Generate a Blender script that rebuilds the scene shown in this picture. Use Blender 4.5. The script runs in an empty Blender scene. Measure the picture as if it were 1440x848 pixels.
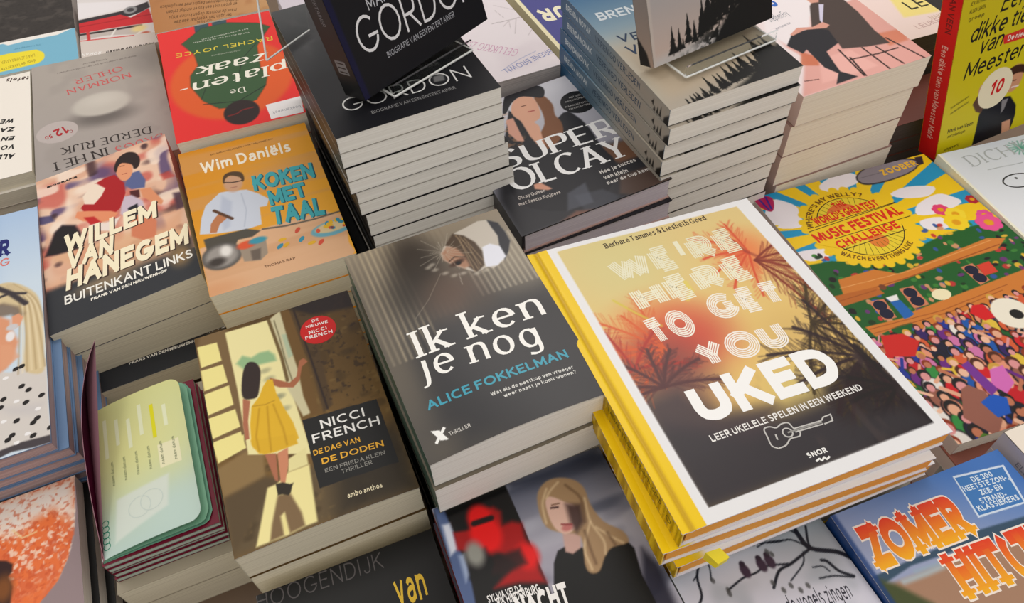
import bpy, math, random
import numpy as np
from mathutils import Vector, Matrix
from mathutils.geometry import tessellate_polygon

# ---------------------------------------------------------------- camera, world, lights, exposure
S = 0.01                       # everything below is designed in centimetres
scene = bpy.context.scene
COL = scene.collection

cam_data = bpy.data.cameras.new('camera')
cam = bpy.data.objects.new('camera', cam_data)
COL.objects.link(cam)
cam_data.sensor_width = 36.0
cam_data.sensor_fit = 'HORIZONTAL'
cam_data.lens = 1061.836 * 36.0 / 1440.0
cam_data.clip_start = 0.02
CR = Vector((0.92140749, -0.38715984, -0.03339912))
CU = Vector((0.31630574, 0.69729190, 0.64322211))
CF = Vector((0.22574084, 0.60323400, -0.76495086))
m = Matrix((CR, CU, -CF)).transposed().to_4x4()
m.translation = Vector((0, 0, 66.0 * S))
cam.matrix_world = m
scene.camera = cam

scene.view_settings.view_transform = 'Standard'
scene.view_settings.look = 'None'
scene.view_settings.gamma = 1.0
scene.view_settings.use_curve_mapping = False
scene.view_settings.exposure = -0.06

world = bpy.data.worlds.new('shop_light')
scene.world = world
world.use_nodes = True
wn = world.node_tree.nodes
wn['Background'].inputs['Color'].default_value = (1.0, 0.955, 0.91, 1)
wn['Background'].inputs['Strength'].default_value = 0.70


def area_light(name, loc, size, energy, color, target):
    d = bpy.data.lights.new(name, 'AREA')
    d.shape = 'RECTANGLE'
    d.size, d.size_y = size
    d.energy = energy
    d.color = color
    o = bpy.data.objects.new(name, d)
    COL.objects.link(o)
    o.location = loc
    o.rotation_euler = (Vector(target) - Vector(loc)).to_track_quat('-Z', 'Y').to_euler()
    return o


area_light('ceiling_panel_light', (0.9, 1.6, 2.1), (1.6, 0.5), 13.0, (1.0, 0.93, 0.88), (0.5, 0.7, 0.1))
area_light('ceiling_panel_light', (-0.7, 1.1, 2.2), (1.4, 0.5), 7.0, (1.0, 0.95, 0.88), (0.0, 0.7, 0.1))
area_light('ceiling_panel_light', (0.9, -0.6, 2.2), (1.8, 0.8), 9.0, (1.0, 0.96, 0.93), (0.3, 0.4, 0.1))

# ---------------------------------------------------------------- materials


def lin(c):
    c = np.asarray(c, dtype=float) / 255.0
    return np.where(c <= 0.04045, c / 12.92, ((c + 0.055) / 1.055) ** 2.4)


def ink(c):
    """printed colour to albedo: the laminate's own sheen adds a little, so the pigment is a touch deeper"""
    return np.maximum(lin(c) * 1.0 - 0.016, 0.006)


def new_mat(name, rough=0.5):
    mt = bpy.data.materials.new(name)
    mt.use_nodes = True
    b = mt.node_tree.nodes['Principled BSDF']
    b.inputs['Roughness'].default_value = rough
    return mt, mt.node_tree, b


def card_material(name, rough, coat=0.0):
    mt, nt, b = new_mat(name, rough)
    at = nt.nodes.new('ShaderNodeAttribute')
    at.attribute_name = 'print'
    nt.links.new(at.outputs['Color'], b.inputs['Base Color'])
    tc = nt.nodes.new('ShaderNodeTexCoord')
    no = nt.nodes.new('ShaderNodeTexNoise')
    no.inputs['Scale'].default_value = 9.0
    no.inputs['Detail'].default_value = 3.0
    nt.links.new(tc.outputs['Object'], no.inputs['Vector'])
    bp_ = nt.nodes.new('ShaderNodeBump')
    bp_.inputs['Strength'].default_value = 0.06
    bp_.inputs['Distance'].default_value = 0.01
    nt.links.new(no.outputs['Fac'], bp_.inputs['Height'])
    nt.links.new(bp_.outputs['Normal'], b.inputs['Normal'])
    b.inputs['Specular IOR Level'].default_value = 0.28
    b.inputs['Coat Weight'].default_value = coat
    b.inputs['Coat Roughness'].default_value = 0.25
    return mt


CARD = card_material('printed_card', 0.42)
GLOSSY = card_material('laminated_card', 0.33, 0.06)


def page_material(name, c, c2):
    mt, nt, b = new_mat(name, 0.85)
    tc = nt.nodes.new('ShaderNodeTexCoord')
    mp = nt.nodes.new('ShaderNodeMapping')
    mp.inputs['Scale'].default_value = (4.0, 4.0, 1500.0)
    no = nt.nodes.new('ShaderNodeTexNoise')
    no.inputs['Scale'].default_value = 1.0
    no.inputs['Detail'].default_value = 2.0
    rp = nt.nodes.new('ShaderNodeValToRGB')
    rp.color_ramp.elements[0].position = 0.36
    rp.color_ramp.elements[0].color = (*lin(c2), 1)
    rp.color_ramp.elements[1].position = 0.6
    rp.color_ramp.elements[1].color = (*lin(c), 1)
    nt.links.new(tc.outputs['Object'], mp.inputs['Vector'])
    nt.links.new(mp.outputs['Vector'], no.inputs['Vector'])
    nt.links.new(no.outputs['Fac'], rp.inputs['Fac'])
    nt.links.new(rp.outputs['Color'], b.inputs['Base Color'])
    return mt


PAGES = {
    'white': page_material('white_page_edges', (240, 238, 232), (228, 225, 218)),
    'cream': page_material('cream_page_edges', (240, 232, 216), (230, 220, 203)),
    'ivory': page_material('ivory_page_edges', (232, 224, 200), (218, 209, 184)),
    'grey': page_material('grey_page_edges', (196, 190, 186), (176, 170, 168)),
    'pinkish': page_material('pinkish_page_edges', (190, 165, 162), (160, 138, 138)),
    'orange': page_material('orange_page_edges', (232, 160, 62), (222, 148, 52)),
    'green': page_material('banknote_page_edges', (196, 206, 192), (92, 108, 100)),
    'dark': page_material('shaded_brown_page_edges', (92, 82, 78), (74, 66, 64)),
    'lilac': page_material('lilac_page_edges', (206, 200, 210), (190, 182, 196)),
}

# ---------------------------------------------------------------- stroke lettering
_F = '''
A|.76|0,0 .38,1;.38,1 .76,0;.14,.34 .62,.34
B|.6|0,0 0,1;~0,1 .3,1 .47,.95 .53,.77 .47,.58 .3,.53 0,.53;~0,.53 .33,.53 .54,.46 .6,.27 .54,.06 .33,0 0,0
C|.74|o .44 .5 .44 .5 48 312
D|.7|0,0 0,1;~0,1 .28,1 .56,.88 .7,.5 .56,.12 .28,0 0,0
E|.54|0,0 0,1;0,1 .54,1;0,.52 .46,.52;0,0 .54,0
F|.5|0,0 0,1;0,1 .5,1;0,.52 .43,.52
G|.84|o .44 .5 .44 .5 45 342;.5,.42 .86,.42
H|.68|0,0 0,1;.68,0 .68,1;0,.52 .68,.52
I|.02|0,0 0,1
J|.42|~.42,1 .42,.6 .42,.3 .38,.08 .22,0 .06,.05 0,.2
K|.64|0,0 0,1;.6,1 0,.42;.2,.6 .64,0
L|.5|0,0 0,1;0,0 .5,0
M|.86|0,0 0,1;0,1 .43,.2;.43,.2 .86,1;.86,1 .86,0
N|.7|0,0 0,1;0,1 .7,0;.7,0 .7,1
O|.9|o .45 .5 .45 .5 0 360
P|.56|0,0 0,1;~0,1 .32,1 .5,.94 .56,.73 .5,.52 .32,.46 0,.46
Q|.9|o .45 .5 .45 .5 0 360;.5,.25 .88,-.08
R|.62|0,0 0,1;~0,1 .32,1 .5,.94 .56,.73 .5,.52 .32,.46 0,.46;.26,.46 .62,0
S|.54|~.5,.86 .4,.98 .27,1 .1,.95 .03,.76 .12,.6 .27,.53 .44,.44 .53,.26 .45,.06 .27,0 .1,.03 0,.17
T|.64|0,1 .64,1;.32,0 .32,1
U|.66|~0,1 0,.6 0,.33 .08,.1 .33,0 .58,.1 .66,.33 .66,.6 .66,1
V|.74|0,1 .37,0;.37,0 .74,1
W|1.1|0,1 .26,0;.26,0 .55,.9;.55,.9 .84,0;.84,0 1.1,1
X|.68|0,0 .68,1;0,1 .68,0
Y|.7|0,1 .35,.46;.7,1 .35,.46;.35,.46 .35,0
Z|.6|0,1 .6,1;.6,1 0,0;0,0 .6,0
a|.46|~.05,.56 .14,.66 .26,.68 .4,.64 .46,.5 .46,.3 .46,0;~.46,.4 .22,.4 .06,.32 0,.18 .08,.03 .22,0 .36,.05 .46,.2
b|.52|0,0 0,1.05;o .26 .34 .26 .34 0 360
c|.46|o .28 .34 .28 .34 50 310
d|.52|o .26 .34 .26 .34 0 360;.52,0 .52,1.05
e|.54|o .27 .34 .27 .34 0 318;0,.36 .54,.36
ë|.54|o .27 .34 .27 .34 0 318;0,.36 .54,.36;.13,.86 .13,.95;.41,.86 .41,.95
f|.34|~.36,1 .26,1.04 .14,.98 .12,.8 .12,.5 .12,.2 .12,0;0,.66 .32,.66
g|.52|o .26 .34 .26 .34 0 360;~.52,.68 .52,.4 .52,.1 .52,-.1 .46,-.24 .3,-.3 .1,-.26
h|.48|0,0 0,1.05;~0,.45 .1,.63 .27,.68 .43,.62 .48,.45 .48,.25 .48,0
i|.02|0,0 0,.64;0,.93 0,.97
j|.16|~.16,.68 .16,.4 .16,.1 .14,-.12 .08,-.26 -.06,-.3;.16,.87 .16,.95
k|.46|0,0 0,1.05;.42,.68 0,.26;.14,.4 .46,0
l|.02|0,0 0,1.05
m|.82|0,0 0,.68;~0,.45 .1,.63 .22,.68 .36,.62 .41,.45 .41,.25 .41,0;~.41,.45 .5,.63 .63,.68 .77,.62 .82,.45 .82,.25 .82,0
n|.48|0,0 0,.68;~0,.45 .1,.63 .27,.68 .43,.62 .48,.45 .48,.25 .48,0
o|.56|o .28 .34 .28 .34 0 360
p|.52|0,-.32 0,.68;o .26 .34 .26 .34 0 360
q|.52|.52,-.32 .52,.68;o .26 .34 .26 .34 0 360
r|.3|0,0 0,.68;~0,.42 .08,.6 .2,.68 .32,.66
s|.4|~.38,.58 .3,.67 .2,.68 .06,.63 .03,.5 .1,.4 .2,.36 .34,.3 .4,.17 .32,.03 .2,0 .07,.02 0,.12
t|.3|~.12,.9 .12,.6 .12,.3 .14,.1 .22,.01 .33,.03;0,.66 .3,.66
u|.48|~0,.68 0,.4 0,.22 .06,.05 .22,0 .38,.06 .48,.22;.48,0 .48,.68
v|.5|0,.68 .25,0;.25,0 .5,.68
w|.78|0,.68 .2,0;.2,0 .39,.6;.39,.6 .58,0;.58,0 .78,.68
x|.46|0,0 .46,.68;0,.68 .46,0
y|.5|0,.68 .25,.04;.5,.68 .14,-.3
z|.42|0,.68 .42,.68;.42,.68 0,0;0,0 .42,0
0|.56|o .28 .5 .28 .5 0 360
1|.3|0,.8 .25,1;.25,1 .25,0
2|.54|~.03,.75 .1,.93 .27,1 .46,.92 .5,.72 .4,.5 .2,.25 0,0;0,0 .54,0
3|.52|~.02,.85 .14,.98 .3,1 .47,.9 .47,.65 .3,.54;~.3,.54 .5,.45 .53,.22 .42,.04 .22,0 .06,.05 0,.17
4|.56|.42,0 .42,1;.42,1 0,.28;0,.28 .56,.28
5|.52|.48,1 .06,1;.06,1 .03,.55;~.03,.55 .2,.63 .42,.55 .52,.32 .42,.06 .2,0 0,.1
6|.54|o .27 .3 .27 .3 0 360;~.44,1 .2,.8 .04,.5 0,.3
7|.52|0,1 .52,1;.52,1 .16,0
8|.52|o .26 .77 .22 .23 0 360;o .26 .27 .26 .27 0 360
9|.54|o .27 .7 .27 .3 0 360;~.54,.7 .5,.45 .34,.15 .1,0
.|.04|0,0 0,.08
,|.06|.05,.08 0,-.14
'|.04|.04,1.02 .02,.6
:|.04|0,0 0,.08;0,.5 0,.58
-|.3|0,.38 .3,.38
+|.4|0,.4 .4,.4;.2,.2 .2,.6
!|.02|0,0 0,.08;0,.28 0,1
?|.44|~0,.8 .08,.95 .24,1 .4,.9 .42,.72 .3,.5 .22,.28;.22,0 .22,.08
&|.7|~.7,.5 .55,.15 .3,0 .08,.06 0,.25 .12,.45 .4,.65 .45,.85 .3,1 .14,.9 .16,.7 .4,.35 .7,0
(|.2|~.2,1.1 .05,.85 0,.5 .05,.15 .2,-.1
)|.2|~0,1.1 .15,.85 .2,.5 .15,.15 0,-.1
'''


def catmull(p, n=4):
    p = [np.array(q, float) for q in p]
    q = [2 * p[0] - p[1]] + p + [2 * p[-1] - p[-2]]
    out = []
    for i in range(1, len(q) - 2):
        a, b, c, d = q[i - 1:i + 3]
        for k in range(n):
            t = k / n
            out.append(.5 * ((2 * b) + (c - a) * t + (2 * a - 5 * b + 4 * c - d) * t * t + (3 * b - a - 3 * c + d) * t ** 3))
    out.append(q[-2])
    return out


def closed_curve(p, n=4):
    p = [np.array(q, float) for q in p]
    m_ = len(p)
    out = []
    for i in range(m_):
        a, b, c, d = p[i - 1], p[i], p[(i + 1) % m_], p[(i + 2) % m_]
        for k in range(n):
            t = k / n
            out.append(.5 * ((2 * b) + (c - a) * t + (2 * a - 5 * b + 4 * c - d) * t * t + (3 * b - a - 3 * c + d) * t ** 3))
    return out


GLYPH = {}
for row in _F.strip().splitlines():
    ch, wd, st = row.split('|')
    strokes = []
    for s_ in st.split(';'):
        if s_[0] == 'o':
            cx, cy, rx, ry, a0, a1 = [float(v) for v in s_.split()[1:]]
            n_ = 16
            strokes.append(('c', [np.array((cx + rx * math.cos(math.radians(a0 + (a1 - a0) * k / n_)),
                                            cy + ry * math.sin(math.radians(a0 + (a1 - a0) * k / n_)))) for k in range(n_ + 1)], a1 - a0 > 359))
        else:
            sm = s_[0] == '~'
            pts = [np.array([float(v) for v in q.split(',')]) for q in s_.lstrip('~').split()]
            strokes.append(('c', catmull(pts, 3), False) if sm else ('l', pts, False))
    GLYPH[ch] = (float(wd), strokes)


def ribbon(pts, closed, half, off=0.0, cap=0.0):
    """quads along a polyline; half: half width per point or number"""
    p = np.array(pts)
    n = len(p)
    if n < 2:
        return [], []
    seg = p[1:] - p[:-1]
    ln = np.hypot(seg[:, 0], seg[:, 1]) + 1e-9
    d = seg / ln[:, None]
    if cap and not closed:
        p = p.copy()
        p[0] -= d[0] * cap
        p[-1] += d[-1] * cap
    nm = np.stack([-d[:, 1], d[:, 0]], 1)
    N = np.zeros_like(p)
    N[0], N[-1] = nm[0], nm[-1]
    if n > 2:
        a = nm[:-1] + nm[1:]
        a /= np.maximum((a * nm[:-1]).sum(1), .35)[:, None]
        N[1:-1] = a
    if closed:
        a = nm[0] + nm[-1]
        a /= max((a * nm[0]).sum(), .35)
        N[0] = N[-1] = a
    h = np.broadcast_to(np.asarray(half, float), (n,))
    L = p + N * (off + h)[:, None]
    Rr = p + N * (off - h)[:, None]
    v = np.empty((2 * n, 2))
    v[0::2], v[1::2] = L, Rr
    return v, [(2 * i, 2 * i + 1, 2 * i + 3, 2 * i + 2) for i in range(n - 1)]


# ---------------------------------------------------------------- flat print: a colour grid plus crisp layers


def sstep(e0, e1, x):
    t = np.clip((x - e0) / (e1 - e0 + 1e-9), 0, 1)
    return t * t * (3 - 2 * t)


def vnoise(X, Y, seed):
    r = np.random.RandomState(seed).rand(64, 64)
    xi, yi = np.floor(X).astype(int), np.floor(Y).astype(int)
    fx, fy = X - xi, Y - yi
    fx, fy = fx * fx * (3 - 2 * fx), fy * fy * (3 - 2 * fy)
    g = lambda i, j: r[(yi + j) % 64, (xi + i) % 64]
    return (g(0, 0) * (1 - fx) + g(1, 0) * fx) * (1 - fy) + (g(0, 1) * (1 - fx) + g(1, 1) * fx) * fy


class Art:
    def __init__(self, w, h, base, res=0.09):
        self.w, self.h = w, h
        self.nx, self.ny = max(2, int(w / res) + 1), max(2, int(h / res) + 1)
        self.x = np.linspace(0, w, self.nx)
        self.y = np.linspace(0, h, self.ny)
        self.X, self.Y = np.meshgrid(self.x, self.y)
        self.C = np.empty((self.ny, self.nx, 3))
        self.C[:] = base
        self.V, self.Fc, self.K, self.lev = [], [], [], []
        self.nv = 0
        self.level = 1

    def mix(self, a, col):
        a = a[..., None] if a.ndim == 2 else a
        self.C = self.C * (1 - a) + np.asarray(col, float) * a

    def grad(self, p0, p1, c0, c1, a=1.0):
        """from colour c0 at p0 to c1 at p1"""
        d = np.array(p1, float) - p0
        t = np.clip(((self.X - p0[0]) * d[0] + (self.Y - p0[1]) * d[1]) / (d @ d), 0, 1)[..., None]
        g = np.asarray(c0, float) * (1 - t) + np.asarray(c1, float) * t
        self.C = self.C * (1 - a) + g * a

    def blob(self, c, rx, ry, col, soft=.5, a=1.0, ang=0.0):
        s, k = math.sin(ang), math.cos(ang)
        dx, dy = self.X - c[0], self.Y - c[1]
        r = np.hypot((dx * k + dy * s) / rx, (-dx * s + dy * k) / ry)
        self.mix(a * (1 - sstep(1 - soft, 1 + soft * .6, r)), col)

    def _sd(self, pts, m_):
        p = np.array(pts, float)
        x0, y0 = p.min(0) - m_
        x1, y1 = p.max(0) + m_
        i0, i1 = np.searchsorted(self.x, [x0, x1])
        j0, j1 = np.searchsorted(self.y, [y0, y1])
        if i1 - i0 < 1 or j1 - j0 < 1:
            return None, None
        sl = (slice(j0, j1), slice(i0, i1))
        X, Y = self.X[sl], self.Y[sl]
        return sl, (X, Y, p)

    def poly(self, pts, col, soft=.06, a=1.0, smooth=False):
        if smooth:
            pts = closed_curve(pts, 3)
        sl, q = self._sd(pts, soft * 2 + .1)
        if sl is None:
            return
        X, Y, p = q
        dist = np.full(X.shape, 1e9)
        ins = np.zeros(X.shape, bool)
        n = len(p)
        for i in range(n):
            ax, ay = p[i]
            bx, by = p[(i + 1) % n]
            ex, ey = bx - ax, by - ay
            L = ex * ex + ey * ey + 1e-12
            t = np.clip(((X - ax) * ex + (Y - ay) * ey) / L, 0, 1)
            dist = np.minimum(dist, np.hypot(X - ax - t * ex, Y - ay - t * ey))
            if ay != by:
                cr = ((ay > Y) != (by > Y)) & (X < (bx - ax) * (Y - ay) / (by - ay) + ax)
                ins ^= cr
        sd = np.where(ins, dist, -dist)
        al = (a * sstep(-soft, soft, sd))[..., None]
        self.C[sl] = self.C[sl] * (1 - al) + np.asarray(col, float) * al

    def line(self, pts, wd, col, soft=.05, a=1.0, smooth=False):
        if smooth and len(pts) > 2:
            pts = catmull(pts, 4)
        sl, q = self._sd(pts, soft * 2 + wd)
        if sl is None:
            return
        X, Y, p = q
        dist = np.full(X.shape, 1e9)
        for i in range(len(p) - 1):
            ex, ey = p[i + 1] - p[i]
            t = np.clip(((X - p[i][0]) * ex + (Y - p[i][1]) * ey) / (ex * ex + ey * ey + 1e-12), 0, 1)
            dist = np.minimum(dist, np.hypot(X - p[i][0] - t * ex, Y - p[i][1] - t * ey))
        al = (a * (1 - sstep(wd / 2 - soft, wd / 2 + soft, dist)))[..., None]
        self.C[sl] = self.C[sl] * (1 - al) + np.asarray(col, float) * al

    def noise(self, scale, col, lo=.5, hi=.7, a=1.0, seed=1, st=(1, 1), oct_=2, mask=None):
        n = np.zeros_like(self.X)
        t = 0
        for o in range(oct_):
            k = 2 ** o / scale
            n += vnoise(self.X * k * st[0] + 7, self.Y * k * st[1] + 3, seed + o) / 2 ** o
            t += 1 / 2 ** o
        al = a * sstep(lo, hi, n / t)
        if mask is not None:
            al = al * mask
        self.mix(al, col)

    def speckle(self, amt, seed=5):
        r = np.random.RandomState(seed).randn(self.ny, self.nx, 1)
        self.C = np.clip(self.C + r * amt, 0, 255)

    # crisp layers
    def add(self, v, f, col):
        if len(v) == 0:
            return
        v = np.array(v, float)
        c = np.asarray(col, float)
        if c.ndim == 1:
            c = np.repeat(c[None], len(v), 0)
        self.V.append(v)
        self.K.append(c)
        self.cnt = getattr(self, 'cnt', 0) + 1
        self.lev.append(np.full(len(v), self.level + (self.cnt % 12) * .08))
        self.Fc += [tuple(i + self.nv for i in q) for q in f]
        self.nv += len(v)

    def up(self):
        self.level += 1

    def hpoly(self, pts, col, smooth=False):
        if smooth:
            pts = closed_curve(pts, 4)
        self.poly(pts, col, .03)
        tr = tessellate_polygon([[Vector((p[0], p[1], 0)) for p in pts]])
        f = []
        for a, b, c in tr:
            A, B, C_ = pts[a], pts[b], pts[c]
            if (B[0] - A[0]) * (C_[1] - A[1]) - (B[1] - A[1]) * (C_[0] - A[0]) < 0:
                b, c = c, b
            f.append((a, b, c))
        self.add(pts, f, col)

    def hline(self, pts, wd, col, smooth=False):
        if smooth and len(pts) > 2:
            pts = catmull(pts, 4)
        v, f = ribbon(pts, False, wd / 2)
        self.add(v, f, col)

    def disc(self, c, rx, ry, col, ang=0.0, n=28):
        s, k = math.sin(ang), math.cos(ang)
        self.hpoly([(c[0] + rx * math.cos(t) * k - ry * math.sin(t) * s, c[1] + rx * math.cos(t) * s + ry * math.sin(t) * k)
                    for t in [2 * math.pi * i / n for i in range(n)]], col)

    def ring(self, c, rx, ry, wd, col, a0=0, a1=360, n=32):
        pts = [(c[0] + rx * math.cos(math.radians(a0 + (a1 - a0) * i / n)), c[1] + ry * math.sin(math.radians(a0 + (a1 - a0) * i / n))) for i in range(n + 1)]
        v, f = ribbon(pts, a1 - a0 > 359, wd / 2)
        self.add(v, f, col)

    def text(self, s, p, col, wt=.16, thin=None, serif=False, shear=0.0, lines=1, cap=None, col2=None, gap=.2, grow=0.0, slab=.0, arc=None):
        """p: baseline start, baseline end, (top of the first letter). cap: letter height in cm."""
        p0, p1 = np.array(p[0], float), np.array(p[1], float)
        d = p1 - p0
        W = np.hypot(*d)
        d = d / W
        u = np.array((-d[1], d[0]))
        if cap is None:
            cap = abs((np.array(p[2], float) - p0) @ u)
        adv, tot = [], 0
        for ch in s:
            g = GLYPH.get(ch)
            wd = .3 if g is None else g[0] + gap + wt
            adv.append(tot)
            tot += wd
        tot -= gap
        sx = (W - wt * cap * 0) / tot / cap      # horizontal squeeze on top of the cap height
        thin_ = wt if thin is None else thin
        for ch, a in zip(s, adv):
            g = GLYPH.get(ch)
            if g is None:
                continue
            for kind, pts, closed in g[1]:
                iy = 0 if serif else thin_ * .42
                q = np.array([(pt[0] + a + wt * .5, iy + pt[1] * (1 - 2 * iy)) for pt in pts])
                seg = np.diff(q, axis=0)
                ang = np.arctan2(seg[:, 1], seg[:, 0])
                ang = np.concatenate([ang, ang[-1:]])
                if len(q) > 2:
                    ang[1:-1] = np.arctan2(q[2:, 1] - q[:-2, 1], q[2:, 0] - q[:-2, 0])
                    if closed:
                        ang[0] = ang[-1] = math.atan2(q[1, 1] - q[-2, 1], q[1, 0] - q[-2, 0])
                th = thin_ + (wt - thin_) * np.abs(np.sin(ang - (math.radians(14) if serif else 0)))
                gr = grow / cap
                half = th / 2 + gr
                segs = []
                if lines == 1 or ch == "'":
                    half = half * (.55 if lines > 1 else 1)
                    segs.append((ribbon(q, closed, half, 0, (th.mean() / 2 + gr) if (kind == 'l' and not serif) else gr)))
                else:
                    t1 = wt / (2 * lines - 1)
                    for k in range(lines):
                        segs.append(ribbon(q, closed, t1 / 2 * 1.35, (k - (lines - 1) / 2) * 2 * t1, 0))
                if (serif or slab) and kind == 'l':
                    for e, o_ in ((0, -1), (-1, 0)):
                        pe = pts[e]
                        dv = pts[-1] - pts[0]
                        if abs(dv[1]) > abs(dv[0]) * .9 and abs(dv[1]) > .2 and min(abs(pe[1] - k) for k in (0, 1, .68, 1.05)) < .02:
                            sl_ = wt * (1.05 if not slab else 1.0) + gr
                            y = q[e][1]
                            tt = (thin_ * .55 if not slab else slab / 2) + gr
                            y += (tt - gr) * (0 if not serif else 1) if y < .1 else -(tt - gr) * (0 if not serif else 1)
                            segs.append((np.array([(q[e][0] - sl_, y - tt), (q[e][0] + sl_, y - tt), (q[e][0] + sl_, y + tt), (q[e][0] - sl_, y + tt)]), [(0, 1, 2, 3)]))
                for v, f in segs:
                    if len(v) == 0:
                        continue
                    v = np.array(v)
                    v = np.stack([v[:, 0] * sx * cap + shear * v[:, 1] * cap, v[:, 1] * cap], 1)
                    xy = p0 + v[:, :1] * d + v[:, 1:] * u
                    if arc is not None:        # bend the baseline about a centre: arc = (centre, radius, start angle, sign)
                        ce, rad, a0, sg = arc
                        th_ = math.radians(a0) - sg * v[:, 0] / rad
                        rr = rad + sg * v[:, 1]
                        xy = np.stack([ce[0] + rr * np.cos(th_), ce[1] + rr * np.sin(th_)], 1)
                    c = col
                    if col2 is not None:
                        t = np.clip(v[:, 1:] / cap, 0, 1)
                        c = np.asarray(col2, float) * (1 - t) + np.asarray(col, float) * t
                    self.add(xy, f, c)


def tiny_text(A, rows, p0, p1, step, cap, col, seed=3, wt=.17):
    """rows of small words laid under each other; p0,p1: first baseline; step: vector to the next row"""
    for i, r in enumerate(rows):
        if not r:
            continue
        s, a, b = r if isinstance(r, tuple) else (r, 0, 1)
        q0, q1 = np.array(p0, float), np.array(p1, float)
        st = np.array(step, float) * i
        A.text(s, [q0 + (q1 - q0) * a + st, q0 + (q1 - q0) * b + st], col, wt=wt, cap=cap)


# ---------------------------------------------------------------- mesh helpers


def link_mesh(name, verts, faces, mats, parent=None, cols=None, midx=None, loc=None):
    me = bpy.data.meshes.new(name)
    me.from_pydata([tuple(v) for v in verts], [], faces)
    for mm in (mats if isinstance(mats, (list, tuple)) else [mats]):
        me.materials.append(mm)
    if cols is not None:
        at = me.color_attributes.new('print', 'FLOAT_COLOR', 'POINT')
        c = np.ones((len(verts), 4))
        c[:, :3] = cols
        at.data.foreach_set('color', c.ravel())
    if midx is not None:
        me.polygons.foreach_set('material_index', midx)
    me.update()
    o = bpy.data.objects.new(name, me)
    COL.objects.link(o)
    if parent is not None:
        o.parent = parent
    if loc is not None:
        o.location = loc
    return o


def surface(name, A, mp, thick, edge, parent, mat=None, warp=None):
    """printed sheet: grid of A mapped by mp(u, v, off) (arrays, cm) with side walls of the given thickness"""
    nx, ny = A.nx, A.ny
    U, Vv = A.X.ravel(), A.Y.ravel()
    top = mp(U, Vv, np.zeros_like(U))
    idx = np.arange(nx * ny).reshape(ny, nx)
    f = np.stack([idx[:-1, :-1], idx[:-1, 1:], idx[1:, 1:], idx[1:, :-1]], -1).reshape(-1, 4)
    faces = f.tolist()
    cols = [ink(np.clip(A.C, 0, 255)).reshape(-1, 3)]
    verts = [top]
    n = nx * ny
    per = np.concatenate([idx[0, :], idx[1:, -1], idx[-1, -2::-1], idx[-2:0:-1, 0]])
    k = len(per)
    ec = ink(np.array(edge, float))
    verts.append(top[per])
    verts.append(mp(U[per], Vv[per], np.full(k, -thick)))
    cols.append(np.repeat(ec[None], 2 * k, 0))
    a, b = n, n + k
    for i in range(k):
        j = (i + 1) % k
        faces.append((a + i, b + i, b + j, a + j))
    tp = lambda i: b + nx + ny - 2 + (nx - 1 - i)
    for i in range(nx - 1):          # underside in strips, so that it follows a bent sheet
        faces.append((b + i, tp(i), tp(i + 1), b + i + 1))
    n += 2 * k
    if A.nv:
        v2 = np.concatenate(A.V)
        lv = np.concatenate(A.lev)
        inside = np.clip(v2, [0.02, 0.02], [A.w - .02, A.h - .02])
        verts.append(mp(inside[:, 0], inside[:, 1], lv * 0.005))
        cols.append(ink(np.clip(np.concatenate(A.K), 0, 255)))
        faces += [tuple(i + n for i in q) for q in A.Fc]
    V = np.concatenate(verts) * S
    return link_mesh(name, V.tolist(), faces, mat or CARD, parent, np.concatenate(cols))


def hexa(name, mp8, mat, parent, col=None, n=1):
    """closed box whose corners come from mp(u,v,s,off) samples; n: divisions along u for bent blocks"""
    (u0, u1), (v0, v1), lo, hi = mp8[1:5]
    mp = mp8[0]
    us = np.linspace(u0, u1, n + 1)
    vs, fs = [], []
    for u in us:
        for v in (v0, v1):
            vs.append(mp(u, v, *lo))
            vs.append(mp(u, v, *hi))
    for i in range(n):
        a = 4 * i
        b = a + 4
        fs += [(a, b, b + 1, a + 1), (a + 2, a + 3, b + 3, b + 2), (a, a + 2, b + 2, b), (a + 1, b + 1, b + 3, a + 3)]
    e = 4 * n
    fs += [(0, 1, 3, 2), (e, e + 2, e + 3, e + 1)]
    V = np.array(vs) * S
    c = None if col is None else np.repeat(ink(np.array(col, float))[None], len(V), 0)
    return link_mesh(name, V.tolist(), fs, mat, parent, c)


def tag(o, label, cat, group=None, kind=None):
    if label:
        o['label'] = label
    if cat:
        o['category'] = cat
    if group:
        o['group'] = group
    if kind:
        o['kind'] = kind
    return o


def empty(name, loc, rz=0.0):
    o = bpy.data.objects.new(name, None)
    o.empty_display_size = 0.03
    COL.objects.link(o)
    o.location = [c * S for c in loc]
    o.rotation_euler = (0, 0, rz)
    return o


ORD = ['topmost', 'second', 'third', 'fourth', 'fifth', 'sixth', 'seventh', 'eighth', 'ninth', 'tenth', 'eleventh', 'twelfth', 'thirteenth', 'fourteenth', 'fifteenth', 'sixteenth']


class Plane:
    """slightly tilted level of a stack: z over world x, y (cm)"""

    def __init__(self, cx, cy, r, z, tx, ty):
        self.cx, self.cy, self.z = cx, cy, z
        c, s = math.cos(r), math.sin(r)
        self.a, self.b = tx * c - ty * s, tx * s + ty * c

    def at(self, x, y):
        return self.z + (x - self.cx) * self.a + (y - self.cy) * self.b


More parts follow.
